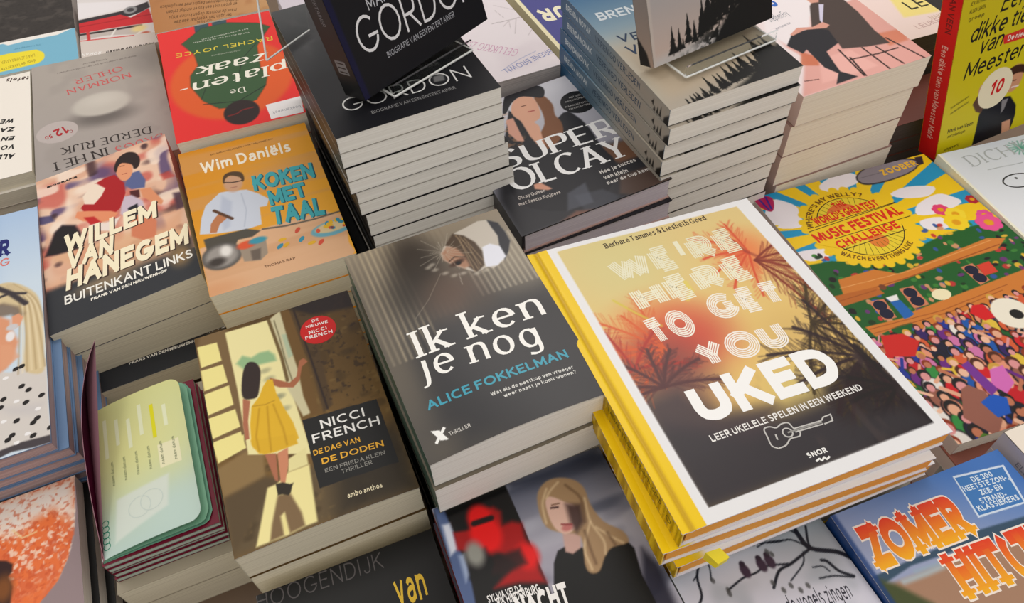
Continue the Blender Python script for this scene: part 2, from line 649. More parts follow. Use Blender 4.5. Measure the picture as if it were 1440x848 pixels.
def flat_book(name, label, cat, group, x, y, r, w, h, lo, hi, art=None, cover=(60, 60, 60), spine=(60, 60, 60), back=None,
              pages='white', hard=False, board=(60, 60, 60), bend=None, gap=.02, spine_art=None, mat=None, split=None, ov=.3, bt=.22, inner=None):
    """one book lying flat between the planes lo and hi"""
    z0 = lo.at(x, y)
    root = empty(name, (x, y, z0), r)
    tag(root, label, cat, group)
    c, s = math.cos(r), math.sin(r)
    bd = bend or (lambda u, v: 0 * u)

    def base(u, v, s_, off):
        X, Y = u - w / 2, v - h / 2
        wx, wy = x + c * X - s * Y, y + s * X + c * Y
        zl, zh = lo.at(wx, wy), hi.at(wx, wy) - gap
        z = zl + (zh - zl) * s_ + off + bd(u, v) * s_ - z0
        return np.stack([X + 0 * z, Y + 0 * z, z], -1) if isinstance(z, np.ndarray) else np.array((X, Y, z))

    mat = mat or CARD
    if hard:
        hexa('back_cover', (base, (0, w), (0, h), (0, 0), (0, bt)), mat, root, back or board)
        hexa('spine', (base, (0, bt * 1.2), (0, h), (0, bt), (1, -bt)), mat, root, spine)
        pb = hexa('page_block', (base, (.4, w - ov), (ov, h - ov), (0, bt), (1, -bt)), PAGES[pages], root)
        ct = bt
    else:
        ct = .035
        hexa('back_cover', (base, (0, w), (0, h), (0, 0), (0, ct)), mat, root, back or cover)
        if spine_art is None:
            hexa('spine', (base, (0, ct), (0, h), (0, ct), (1, -ct)), mat, root, spine)
        pb = hexa('page_block', (base, (ct, w - .04), (.03, h - .03), (0, ct), (1, -ct - (.14 if bend else 0))), PAGES[pages], root, n=28 if bend else 1)
    if split:
        pb2 = hexa('orange_section', (base, (.4, w - ov + .03), (ov - .03, h - .27), split[1], split[2]), PAGES[split[0]], root)
    if spine_art is not None:
        def smp(v, t, off):
            # t in cm up the spine; v along the book from front (0) to back (h)
            vv = v
            z = base(np.zeros_like(vv), vv, t / spine_art.h, 0 * vv)
            z[:, 0] -= off + .0
            return z
        # the strip runs with v, its outward side is -x; flip the order so that faces point out
        so = surface('spine', spine_art, lambda a_, b_, off: smp(h - a_, b_, off), .05, spine, root, mat)
    if art is None:
        hexa('front_cover', (base, (0, w), (0, h), (1, -ct), (1, 0)), mat, root, cover)
    else:
        surface('front_cover', art, lambda u, v, off: base(u, v, np.ones_like(u), off), ct, board if hard else (225, 222, 215), root, mat)
    return root


def standing_book(name, label, cat, geo, t, art, spine_art, spine_col, cover_edge, pages='white', mat=None, back=(60, 60, 60)):
    """a book leaning on a stand: geo = origin (bottom-left of the cover), u, v, n unit vectors"""
    O, u, v, n = [np.array(geo[k]) for k in 'Ouvn']
    root = empty(name, (0, 0, 0))
    M = Matrix((Vector(u), Vector(v), Vector(n))).transposed().to_4x4()
    M.translation = Vector(O * S)
    root.matrix_world = M
    tag(root, label, cat)
    w, h = art.w, art.h
    mat = mat or CARD
    st = lambda a_, b_, c_: np.stack([a_ + 0 * c_, b_ + 0 * c_, c_], -1) if isinstance(c_, np.ndarray) else np.array((a_, b_, c_))
    surface('front_cover', art, lambda a_, b_, off: st(a_, b_, off), .04, cover_edge, root, mat)
    base = lambda a_, b_, s_, off: np.array((a_, b_, -t + t * s_ + off))
    hexa('back_cover', (base, (0, w), (0, h), (0, 0), (0, .04)), mat, root, back)
    hexa('page_block', (base, (.05, w - .05), (.05, h - .05), (0, .04), (1, -.04)), PAGES[pages], root)
    surface('spine', spine_art, lambda a_, b_, off: np.stack([-off + 0 * b_, h - a_, -t + b_ * t / spine_art.h], -1), .05, spine_col, root, mat)
    return root

# ---------------------------------------------------------------- the setting: table and floor


def plain_mat(name, c, rough, c2=None, scale=20.0):
    mt, nt, b = new_mat(name, rough)
    tc = nt.nodes.new('ShaderNodeTexCoord')
    no = nt.nodes.new('ShaderNodeTexNoise')
    no.inputs['Scale'].default_value = scale
    no.inputs['Detail'].default_value = 4.0
    rp = nt.nodes.new('ShaderNodeValToRGB')
    rp.color_ramp.elements[0].color = (*lin(c), 1)
    rp.color_ramp.elements[1].color = (*lin(c2 or c), 1)
    nt.links.new(tc.outputs['Object'], no.inputs['Vector'])
    nt.links.new(no.outputs['Fac'], rp.inputs['Fac'])
    nt.links.new(rp.outputs['Color'], b.inputs['Base Color'])
    return mt


def box_obj(name, x0, x1, y0, y1, z0, z1, mat, parent=None):
    return hexa(name, (lambda u, v, s_, off: np.array((u, v, z0 + (z1 - z0) * s_)), (x0, x1), (y0, y1), (0, 0), (1, 0)), mat, parent)


fl = box_obj('floor', -500, 500, -400, 600, -77, -76, plain_mat('dark_carpet', (58, 55, 54), .9, (74, 70, 68), 60))
tag(fl, 'dark shop floor', None, kind='structure')
for nm_, b_ in (('wall_back', (-500, 500, 590, 600)), ('wall_right', (490, 500, -400, 590))):
    tag(box_obj(nm_, *b_, -76, 210, plain_mat('wall_paint', (206, 200, 192), .8)), 'plain light shop wall', None, kind='structure')
tb = empty('display_table', (0, 60, -76))
tag(tb, 'low wooden display table carrying all the stacks of books', 'table')
wood = plain_mat('table_wood', (104, 84, 68), .5, (126, 104, 84), 8)
box_obj('table_top', -64, 100, -80, 90, 72.5, 75.98, wood, tb)
for lx in (-60, 92):
    for ly in (-76, 82):
        box_obj('leg', lx, lx + 6, ly, ly + 6, 0, 72.5, wood, tb)

# ---------------------------------------------------------------- cover art (flat print)
RES = 0.09
WHITE = (240, 238, 234)


def art_ikken(w, h):
    A = Art(w, h, (62, 61, 62), .075)
    A.grad((0, h), (0, h * .42), (146, 134, 116), (62, 61, 62))
    A.blob((0.2, h * .45), 2.2, 9, (112, 104, 92), .9, .8)
    A.blob((w * .95, h * .75), 3.0, 4.6, (158, 148, 132), .9, .7)
    A.blob((w * .2, .6), 3, 1.6, (104, 96, 84), .9, .6)
    for i in range(30):
        u = .3 + i * .47
        if u < 4.4:
            A.line([(u, h), (u + .12, h * .42)], .16, (206, 190, 158), .12, .55 if u > .8 else .3)
        elif u > 8.7:
            A.line([(u, h * .86), (u + .1, h * .58)], .17, (206, 196, 172), .12, .55)
        else:
            A.line([(u, h), (u + .1, h * .55)], .15, (120, 108, 92), .12, .25)
    A.blob((5.16, 17.35), 2.3, 4.2, (66, 60, 55), .7, .95)
    A.blob((3.56, 14.40), 1.9, 3.0, (66, 62, 58), .9, .8)
    A.blob((6.88, 13.10), 2.6, 2.6, (98, 80, 70), .9, .85)
    A.blob((8.38, 11.13), 1.4, 1.6, (80, 72, 66), .9, .7)
    A.grad((0, h * .49), (0, h * .36), (62, 61, 62), (62, 61, 62), 0)
    A.poly([(2.6, h * .49), (w, h * .52), (w, 0), (2.6, 0)], (60, 60, 62), 1.6, .9)
    hole = [(7.39, 17.63), (8.20, 18.58), (9.33, 19.41), (10.33, 19.59), (11.59, 19.89), (12.36, 19.71), (13.07, 18.91), (13.25, 17.78), (13.20, 16.64), (12.58, 15.51), (11.92, 14.76), (10.71, 14.27), (10.33, 14.64), (9.34, 14.40), (8.51, 15.28), (7.71, 16.26), (7.38, 16.85)]
    A.poly(hole, (196, 188, 176), .08)
    A.poly([(12.36, 19.71), (13.10, 18.99), (13.25, 17.78), (13.20, 16.58), (12.58, 15.51), (11.92, 14.76), (12.04, 16.05), (12.49, 17.56), (12.39, 18.79)], (54, 55, 60), .1)
    A.poly([(10.80, 16.86), (11.52, 16.98), (12.18, 16.38), (12.19, 15.08), (11.15, 14.46), (10.60, 14.56), (10.25, 14.67), (10.30, 15.19)], (226, 228, 238), .1)
    A.poly([(9.12, 19.40), (9.90, 18.79), (10.47, 17.65), (10.62, 16.44), (10.19, 14.92), (9.34, 14.40), (8.92, 15.30), (8.85, 17.14), (8.40, 18.06), (8.01, 18.36)], (84, 70, 58), .12)
    for k in range(6):
        A.line([(9.21, 19.11), (9.86, 17.65), (9.73, 14.78)], .06, (150, 128, 100), .05, .15)
    for a_, b_ in zip([(9.32, 19.12), (9.56, 18.95), (9.81, 18.54), (9.37, 18.46)], [(9.57, 14.72), (9.96, 15.03), (10.28, 15.48), (9.23, 14.61)]):
        A.line([a_, b_], .09, (158, 136, 108), .07, .7)
    A.poly([(7.46, 17.59), (8.14, 18.18), (8.78, 17.73), (9.09, 16.74), (9.13, 15.34), (8.59, 15.24), (7.73, 16.30), (7.38, 16.85)], (168, 128, 104), .2)
    A.blob((8.28, 16.10), .75, .3, (74, 54, 46), .6, 1, .25)
    A.blob((8.36, 16.00), .22, .2, (28, 24, 26), .5)
    A.line([(7.76, 16.51), (8.31, 16.80), (9.07, 16.44)], .12, (66, 48, 40), .08, .9)
    rr = random.Random(4)
    c = (7.69, 17.68)
    for k in range(22):
        a_ = math.radians(k * 17 + rr.uniform(-6, 6))
        L = rr.uniform(.8, 2.6)
        A.line([(c[0] + .3 * math.cos(a_), c[1] + .3 * math.sin(a_)), (c[0] + L * math.cos(a_ + .1), c[1] + L * math.sin(a_ + .1))], .05, (190, 182, 165), .05, .55)
    A.line([(6.66, 15.56), (4.78, 13.32), (3.29, 12.04)], .05, (176, 166, 150), .05, .5)
    A.line([(7.98, 14.94), (7.79, 13.70)], .06, (200, 192, 178), .05, .6)
    for p_ in [(5.96, 16.57), (6.32, 16.75), (6.37, 16.10), (6.99, 15.40), (7.56, 14.87), (8.31, 14.78), (9.30, 14.31), (10.10, 14.34)]:
        A.blob(p_, .3, .2, (196, 188, 172), .9, .6)
    W_ = (246, 245, 240)
    A.text('Ik ken', [(2.31, 8.46), (12.58, 8.27), (2.62, 10.94)], W_, wt=.15, thin=.055, serif=True)
    A.text('je nog', [(1.79, 6.53), (11.05, 5.76), (2.07, 8.88)], W_, wt=.15, thin=.055, serif=True)
    A.text('ALICE FOKKELMAN', [(1.39, 3.95), (12.30, 3.89), (1.93, 4.69)], (70, 160, 182), wt=.2, gap=.14)
    A.text('Wat als de pestkop van vroeger', [(5.79, 3.02), (12.17, 2.84)], (225, 225, 220), wt=.17, cap=.3)
    A.text('weer naast je komt wonen?', [(6.56, 2.51), (12.16, 2.38)], (225, 225, 220), wt=.17, cap=.3)
    A.text('THRILLER', [(2.01, 1.41), (3.59, 1.40)], (215, 212, 205), wt=.14, cap=.3)
    A.hpoly([(0.97, 2.34), (1.50, 2.14), (1.85, 1.21), (1.35, 1.39)], (244, 244, 240))
    A.hpoly([(1.85, 2.28), (1.97, 2.12), (1.05, 1.23), (0.92, 1.38)], (244, 244, 240))
    return A


def art_nicci(w, h):
    A = Art(w, h, (104, 80, 50), .075)
    A.grad((w * .5, h * .35), (w, h), (120, 92, 52), (84, 64, 38))
    A.poly([(0, 0), (w, 0), (w, h * .24), (0, h * .22)], (100, 84, 60), .6)
    A.noise(1.2, (66, 52, 34), .55, .8, .5, 3)
    A.noise(.5, (148, 122, 76), .6, .9, .35, 9)
    A.poly([(w * .55, 0), (w, 0), (w, h * .3), (w * .6, h * .2)], (52, 46, 38), 1.2, .85)
    # lit wall and floor on the left
    A.poly([(0.53, 21.90), (2.77, 21.63), (3.18, 7.51), (0.14, 8.84), (-1.14, 14.32)], (124, 100, 68), .3)
    A.poly([(-0.11, 7.62), (3.58, 8.51), (3.29, 5.45), (1.06, 5.06), (0.06, 5.00)], (142, 116, 76), .2)
    A.poly([(0.06, 5.00), (3.29, 5.45), (4.20, 4.88), (2.03, 2.53), (0.00, 0.32), (-0.02, 1.85)], (92, 76, 54), .35)
    # bright doorway
    A.poly([(2.60, 20.74), (6.26, 20.62), (6.63, 16.58), (6.75, 11.68), (6.99, 5.85), (2.39, 7.86), (2.62, 14.35)], (238, 228, 168), .08)
    A.poly([(2.97, 16.95), (3.59, 17.59), (4.27, 17.06), (5.00, 17.31), (5.76, 17.20), (6.17, 16.56), (6.19, 15.86), (4.77, 16.04), (3.55, 15.91)], (150, 186, 138), .2)
    A.poly([(6.32, 20.54), (7.54, 21.25), (7.59, 18.03), (7.82, 14.24), (7.77, 9.57), (7.09, 9.47), (6.46, 12.66), (6.64, 16.81)], (206, 198, 160), .1)
    A.line([(6.41, 20.55), (6.67, 16.11), (6.63, 13.45)], .28, (112, 92, 58), .08)
    A.line([(6.84, 20.31), (6.91, 18.58), (6.90, 15.55), (7.01, 12.85)], .12, (130, 122, 92), .06)
    A.poly([(7.15, 18.47), (7.74, 18.32), (7.66, 15.89), (7.18, 15.65)], (176, 190, 160), .12)
    for p_ in [(5.12, 15.21), (5.27, 14.26), (5.69, 12.15), (5.91, 10.80), (5.69, 12.15)]:
        A.blob(p_, .5, .3, (150, 150, 120), .8, .6)
    A.poly([(7.61, 21.60), (8.33, 21.53), (8.55, 15.96), (8.37, 9.31), (7.71, 9.30), (7.51, 11.34), (7.66, 14.31), (7.54, 17.81)], (112, 84, 48), .1)
    A.poly([(8.35, 21.65), (10.52, 21.45), (9.81, 16.10), (9.53, 9.62), (8.67, 9.18), (8.76, 13.83), (8.51, 17.38)], (84, 66, 46), .15)
    A.line([(8.70, 20.73), (8.94, 14.64), (9.06, 9.42)], .16, (52, 42, 32), .08)
    A.poly([(8.26, 22.08), (13.90, 21.11), (13.96, 18.88), (10.09, 19.60), (8.25, 21.18)], (48, 41, 31), .35)
    A.noise(.35, (56, 44, 28), .66, .75, .6, 21, mask=sstep(w * .62, w * .7, A.X) * sstep(h * .4, h * .5, A.Y))
    # window panes on the left
    YEL = (240, 228, 150)
    for q in ([(0.12, 20.12), (1.78, 19.95), (1.87, 17.82), (0.14, 17.75)], [(0.06, 17.45), (1.90, 17.36), (1.99, 15.37), (0.06, 15.27)], [(-0.02, 14.92), (2.03, 15.00), (2.09, 12.94), (-0.04, 12.76)],
              [(-0.05, 12.44), (2.14, 12.46), (2.25, 10.63), (0.04, 10.42)], [(0.02, 10.10), (2.21, 10.17), (2.36, 8.50), (0.20, 8.59)]):
        A.poly(q, YEL, .05)
    A.poly([(-0.06, 9.92), (2.38, 9.77), (2.23, 8.52), (0.11, 8.09)], YEL, .06)
    # light on the floor
    A.poly([(1.61, 0.23), (2.39, 2.21), (3.24, 4.45), (3.97, 4.47), (4.96, 5.06), (6.58, 5.05), (6.12, 0.28), (5.21, 0.28), (3.92, 0.14)], (240, 228, 160), .12)
    A.poly([(3.85, 3.52), (4.74, 3.30), (5.20, 1.47), (5.23, 0.35), (4.08, 0.23), (4.03, 1.98), (3.71, 1.80), (3.67, 0.25), (2.63, 0.24), (3.01, 1.47)], (128, 104, 74), .15)
    A.poly([(3.95, 1.93), (4.04, 1.89), (3.95, 0.28), (3.70, 0.27)], (236, 222, 150), .08)
    A.poly([(5.20, 6.18), (6.64, 6.62), (6.52, 5.08), (4.96, 5.06)], (232, 222, 160), .1)
    # woman
    SK = (176, 112, 84)
    A.poly([(3.58, 7.34), (4.41, 7.06), (4.11, 4.58), (3.90, 4.84)], SK, .06)
    A.poly([(4.51, 7.02), (5.38, 7.18), (5.10, 5.70), (4.58, 4.29), (4.26, 4.48)], (206, 138, 104), .06)
    A.poly([(3.88, 4.48), (4.39, 4.42), (4.89, 4.04), (5.15, 4.04), (4.98, 3.78), (4.80, 3.35), (4.57, 3.18), (4.19, 3.45), (3.85, 3.52)], (54, 48, 38), .06)
    A.poly([(2.88, 13.17), (3.41, 12.73), (2.92, 10.90), (2.73, 9.20), (2.42, 9.22), (2.48, 10.69)], SK, .06)
    A.poly([(5.29, 14.36), (6.02, 13.76), (6.73, 13.14), (7.41, 13.54), (7.97, 15.07), (8.37, 15.17), (8.61, 14.68), (8.05, 14.36), (7.55, 13.04), (6.94, 12.55), (5.87, 13.03), (5.34, 13.58)], (170, 106, 76), .06)
    A.poly([(5.10, 14.21), (5.51, 14.07), (5.52, 12.64), (5.80, 11.06), (6.23, 9.24), (6.34, 7.66), (5.32, 7.20), (4.07, 7.24), (3.19, 7.57), (2.78, 8.60), (3.00, 10.46), (3.41, 12.11), (4.17, 12.82), (4.63, 13.68)], (226, 180, 50), .06)
    A.poly([(2.77, 9.05), (6.07, 8.15), (6.17, 7.19), (4.37, 7.22), (3.51, 7.37), (2.86, 8.28)], (222, 176, 48), .08)
    for k, q in enumerate(([(3.95, 11.66), (3.25, 9.17), (3.24, 7.83)], [(4.59, 11.59), (4.27, 9.11), (4.11, 7.45)], [(5.08, 11.58), (5.38, 9.02), (5.37, 7.47)])):
        A.line(q, .14, (186, 140, 32), .1, .7)
    A.line([(3.51, 12.11), (4.48, 11.85), (5.25, 11.92)], .1, (190, 146, 40), .06)
    A.poly([(3.85, 16.63), (4.42, 16.47), (4.72, 15.79), (4.67, 14.97), (4.31, 13.60), (4.01, 12.89), (3.54, 12.84), (2.99, 13.13), (2.92, 14.00), (3.33, 15.78)], (58, 48, 46), .08, smooth=True)
    # label box and stickers
    A.hpoly([(6.94, 9.13), (6.87, 2.79), (12.93, 2.63), (12.90, 8.76)], (26, 25, 25))
    A.up()
    A.text('NICCI', [(8.16, 7.76), (11.65, 7.57), (8.16, 8.56)], WHITE, wt=.17, gap=.18)
    A.text('FRENCH', [(7.27, 6.71), (12.56, 6.39), (7.23, 7.50)], WHITE, wt=.17, gap=.18)
    A.text('DE DAG VAN', [(7.08, 5.64), (10.69, 5.44), (7.10, 6.10)], (238, 178, 60), wt=.18, gap=.16)
    A.text('DE DODEN', [(7.50, 4.65), (12.28, 4.38), (7.51, 5.17)], (238, 178, 60), wt=.18, gap=.16)
    A.text('EEN FRIEDA KLEIN', [(7.55, 3.87), (12.17, 3.64)], (150, 148, 142), wt=.14, cap=.34)
    A.text('THRILLER', [(8.68, 3.30), (11.05, 3.21)], (150, 148, 142), wt=.14, cap=.34)
    A.text('ambo|anthos', [(8.60, 1.16), (11.21, 1.05)], (226, 214, 180), wt=.2, cap=.42)
    A.disc((10.22, 17.70), 1.55, 1.55, (202, 28, 34))
    A.up()
    A.text('DE', [(9.92, 18.69), (10.49, 18.68)], WHITE, wt=.18, cap=.3)
    A.text('NIEUWE', [(9.27, 18.24), (11.19, 18.12)], WHITE, wt=.18, cap=.3)
    A.text('NICCI', [(9.38, 17.47), (10.95, 17.45)], WHITE, wt=.2, cap=.36)
    A.text('FRENCH', [(8.96, 17.00), (11.31, 16.85)], WHITE, wt=.2, cap=.36)
    return A


def art_wim(w, h):
    A = Art(w, h, (232, 162, 48), .08)
    A.grad((0, h), (w, h * .4), (214, 140, 34), (238, 172, 60))
    A.poly([(6.05, 6.65), (12.28, 6.71), (13.40, 0.35), (12.78, -0.50), (0.08, 0.02), (0.17, 6.00)], (222, 176, 136), .1)
    A.poly([(0.04, 6.34), (6.05, 6.65), (12.21, 6.43), (13.43, 5.61), (13.54, 3.75), (12.78, -0.50), (0.08, 0.02)], (224, 178, 138), .1)
    A.noise(3, (206, 154, 112), .5, .75, .5, 4, st=(.2, 2.5))
    A.blob((0.26, 0.59), 3, 1.2, (214, 150, 104), .9, .6)
    A.poly([(0, h * .35), (w, h * .38), (w, h), (0, h)], (232, 162, 48), .05, 0)
    A.line([(6.04, 6.57), (8.12, 6.13), (10.87, 5.94), (13.54, 6.02)], .22, (104, 96, 84), .06)
    # man in a white chef's coat
    A.poly([(0.35, 8.21), (0.83, 10.38), (1.47, 11.95), (3.08, 13.31), (4.27, 13.13), (5.62, 12.71), (6.64, 11.63), (7.43, 10.50), (7.04, 9.57), (6.36, 9.70), (6.07, 7.24), (4.58, 7.14), (1.96, 7.67)], (206, 212, 224), .06)
    A.poly([(3.20, 12.79), (3.98, 11.50), (3.21, 8.17), (2.57, 7.85), (2.58, 10.24)], (184, 192, 210), .25, .8)
    A.line([(5.04, 12.32), (5.08, 9.79), (4.48, 7.62)], .1, (176, 184, 200), .08, .8)
    A.poly([(1.54, 9.17), (2.03, 9.87), (2.49, 10.34), (3.12, 9.40), (2.34, 8.83), (1.89, 7.84), (1.29, 8.04)], (190, 124, 84), .05)
    A.line([(2.14, 10.92), (3.57, 9.15)], .35, (96, 66, 48), .06)
    A.blob((4.55, 14.15), 1.0, 1.35, (206, 160, 128), .25)
    A.poly([(3.64, 14.93), (3.95, 15.80), (4.77, 15.99), (5.62, 15.49), (5.74, 14.47), (5.49, 14.01), (5.31, 14.82), (4.47, 15.44), (3.91, 15.08), (3.72, 14.44)], (88, 66, 46), .07, smooth=True)
    A.line([(3.75, 14.62), (4.48, 14.31), (5.41, 14.24)], .14, (40, 30, 28), .05)
    A.line([(4.19, 13.59), (4.79, 13.52)], .1, (150, 92, 76), .05, .8)
    # pots
    A.poly([(0.57, 7.39), (4.60, 7.22), (5.82, 6.46), (4.94, 5.96), (3.61, 6.09), (2.82, 4.86), (0.72, 4.65)], (84, 80, 72), .1)
    A.blob((1.83, 4.59), 1.9, 1.75, (92, 88, 84), .12)
    A.blob((1.83, 4.59), 1.6, 1.45, (158, 152, 146), .3)
    A.blob((2.29, 5.09), .6, .8, (232, 228, 222), .6)
    A.blob((1.27, 4.00), .9, .6, (70, 64, 60), .6)
    A.poly([(3.49, 4.86), (6.03, 5.06), (5.86, 3.29), (5.06, 2.66), (3.63, 3.08)], (160, 144, 126), .08)
    A.poly([(4.41, 4.19), (5.37, 4.20), (5.09, 2.78), (4.36, 2.93)], (110, 98, 88), .15)
    A.blob((4.20, 5.12), .95, .55, (222, 92, 58), .35)
    A.blob((5.30, 5.29), .9, .45, (64, 150, 172), .35)
    rr = random.Random(2)
    for p_, c_ in (((9.08, 5.13), (206, 84, 62)), ((9.17, 3.81), (60, 146, 170)), ((7.46, 4.45), (226, 176, 50)), ((9.95, 2.96), (226, 176, 50)),
                   ((10.78, 2.72), (214, 84, 62)), ((7.10, 3.69), (60, 140, 166)), ((7.67, 3.65), (220, 168, 50))):
        A.disc(p_, .42, .22, c_, ang=rr.uniform(0, 1), n=7)
    A.blob((12.22, 4.11), 2.1, 1.0, (110, 170, 186), .1)
    A.blob((12.27, 4.29), 1.7, .7, (220, 196, 150), .2)
    for k in range(16):
        q = (12.30, 4.40)
        A.disc((q[0] + rr.uniform(-1.5, 1.5), q[1] + rr.uniform(-.5, .6)), .3, .2, rr.choice([(222, 88, 58), (60, 146, 170), (232, 184, 52)]), ang=rr.uniform(0, 3), n=6)
    A.text('Wim Daniëls', [(1.86, 16.90), (11.09, 16.75), (1.80, 18.62)], (246, 236, 214), wt=.2, gap=.16)
    A.text('EEN SMAAKVOLLE GIDS VOOR TAALGENIETERS', [(3.15, 19.37), (9.71, 19.43)], (120, 84, 24), wt=.18, cap=.22)
    T1, T2 = (70, 170, 178), (30, 96, 106)
    for dx, c_ in ((.14, T2), (0, T1)):
        for s_, q in (('KOKEN', [(6.30, 12.17), (12.41, 11.85), (6.45, 14.46)]), ('MET', [(7.39, 9.48), (11.06, 9.43), (7.46, 11.61)]), ('TAAL', [(7.05, 6.70), (12.05, 6.20), (7.20, 9.19)])):
            q = [(a_ + dx, b_ - dx * .6) for a_, b_ in q]
            A.text(s_, q, c_, wt=.27, gap=.08)
        A.up()
    A.text('THOMAS RAP', [(5.22, 1.53), (8.06, 1.52)], (120, 84, 60), wt=.16, cap=.3)
    return A


def art_willem(w, h, res=.08):
    A = Art(w, h, (226, 178, 150), res)
    A.noise(2.2, (240, 206, 180), .4, .65, .9, 2, oct_=1)
    A.noise(1.9, (206, 104, 92), .55, .85, .85, 5, oct_=1)
    A.noise(1.7, (92, 76, 120), .66, .92, .85, 8, oct_=1)
    A.noise(1.5, (70, 48, 54), .7, .95, .85, 11, oct_=1)
    A.noise(1.6, (248, 230, 212), .6, .85, .8, 15, oct_=1)
    A.poly([(0, 0), (w, 0), (w, h * .44), (0, h * .28)], (222, 166, 130), 1.6, .8)
    A.poly([(-0.05, 4.68), (15.20, 3.78), (14.67, -0.33), (-0.12, -0.07)], (62, 64, 68), .12)
    A.poly([(-0.38, 4.76), (-0.13, 5.87), (14.46, 5.47), (14.25, 0.09), (7.70, 0.10), (-0.61, -0.79)], (60, 62, 66), .5)
    A.poly([(0.06, 10.65), (6.43, 4.68), (11.95, 4.15), (14.30, 6.73), (7.09, 10.48)], (226, 178, 138), .6, .7)
    A.blob((12.99, 3.54), 1.2, 1.6, (180, 142, 92), .8, .7)
    A.blob((5.63, 4.09), 3.2, 1.0, (190, 160, 120), .8, .6)
    # second player behind, dark shapes
    A.poly([(9.67, 18.68), (10.90, 18.59), (11.35, 16.63), (11.09, 15.48), (9.73, 15.99), (9.15, 17.01)], (96, 106, 150), .12)
    A.poly([(10.58, 15.47), (11.65, 15.13), (12.64, 12.28), (12.37, 11.82), (11.50, 12.67), (10.70, 14.11)], (224, 150, 110), .1)
    A.poly([(9.51, 15.81), (10.49, 15.53), (10.42, 14.28), (9.51, 14.21)], (86, 44, 44), .1)
    A.poly([(8.74, 15.31), (9.62, 15.09), (10.62, 13.52), (10.60, 11.97), (8.81, 11.84), (8.15, 12.85)], (206, 190, 204), .15)
    A.poly([(8.99, 13.27), (10.01, 13.43), (10.07, 11.68), (8.99, 11.73)], (44, 44, 50), .1)
    A.poly([(1.40, 13.91), (2.23, 14.61), (3.53, 13.82), (3.99, 12.35), (3.98, 10.02), (1.36, 10.44), (0.25, 10.81)], (44, 36, 42), .25)
    A.poly([(9.17, 11.62), (11.15, 11.64), (11.54, 9.58), (11.13, 7.47), (9.82, 7.68), (8.82, 8.86)], (214, 130, 96), .15)
    A.poly([(-0.15, 17.28), (1.20, 16.77), (1.52, 15.65), (0.36, 15.75), (-0.12, 16.03)], (60, 60, 110), .2, .8)
    A.poly([(13.74, 12.87), (14.80, 12.54), (14.68, 10.10), (13.69, 10.09)], (60, 40, 60), .25, .8)
    A.poly([(12.90, 16.66), (13.94, 16.68), (14.36, 15.42), (13.14, 15.51)], (200, 80, 70), .25, .8)
    # main player
    A.poly([(6.12, 19.22), (7.28, 19.50), (8.31, 19.46), (9.11, 17.53), (9.06, 15.76), (8.25, 13.72), (7.39, 13.16), (5.88, 13.77), (4.71, 14.95), (4.32, 16.12), (5.22, 17.16), (6.48, 17.68)], (176, 36, 44), .08)
    A.poly([(4.67, 17.82), (5.58, 18.89), (6.23, 19.22), (7.10, 17.79), (6.59, 16.80), (5.70, 15.91), (4.75, 16.49)], (244, 226, 206), .1)
    A.poly([(3.89, 15.76), (5.03, 15.22), (7.27, 13.85), (7.98, 13.11), (7.31, 12.45), (6.16, 12.69), (4.33, 13.95), (3.63, 14.99)], (232, 148, 108), .1)
    A.poly([(4.88, 13.61), (6.51, 12.32), (8.09, 12.43), (7.12, 10.76), (4.93, 12.08)], (240, 226, 216), .15)
    A.poly([(4.47, 14.47), (5.51, 14.00), (6.16, 12.69), (5.01, 12.93)], (196, 48, 48), .12)
    A.poly([(8.64, 21.21), (9.94, 20.91), (10.29, 19.32), (9.78, 17.94), (8.96, 17.95), (8.51, 19.41)], (232, 160, 120), .07, smooth=True)
    A.poly([(8.35, 20.53), (8.91, 21.92), (9.93, 22.51), (10.91, 21.88), (11.25, 20.44), (10.89, 19.28), (10.40, 19.24), (10.26, 20.09), (9.32, 20.96), (8.82, 20.58), (8.51, 19.75)], (52, 34, 32), .08, smooth=True)
    A.line([(9.06, 20.50), (9.46, 20.38)], .1, (80, 40, 34), .05)
    A.line([(9.09, 19.04), (9.57, 18.94)], .1, (150, 66, 56), .05)
    C_, SH = (250, 240, 208), (70, 52, 46)
    for d_, c_ in ((.13, SH), (0, C_)):
        for s_, q in (('WILLEM', [(2.10, 10.28), (11.64, 10.27), (1.75, 12.75)]), ('VAN', [(2.14, 7.75), (6.75, 7.52), (1.92, 10.33)]), ('HANEGEM', [(1.89, 4.95), (14.04, 4.72), (1.73, 7.72)])):
            A.text(s_, [(a_ + d_, b_ - d_) for a_, b_ in q], c_, wt=.27, gap=.1, shear=.1)
        A.up()
    A.text('BUITENKANT LINKS', [(1.65, 3.11), (14.10, 2.61)], (246, 244, 236), cap=1.15, wt=.17, gap=.14)
    A.text('FRANS VAN DEN NIEUWENHOF', [(4.08, 2.28), (11.44, 2.08)], (246, 242, 230), cap=.36, wt=.24, gap=.14)
    A.text('BIOGRAFIE', [(1.10, 21.47), (4.37, 21.38)], (40, 36, 40), cap=.3, wt=.3, gap=.1)
    return A


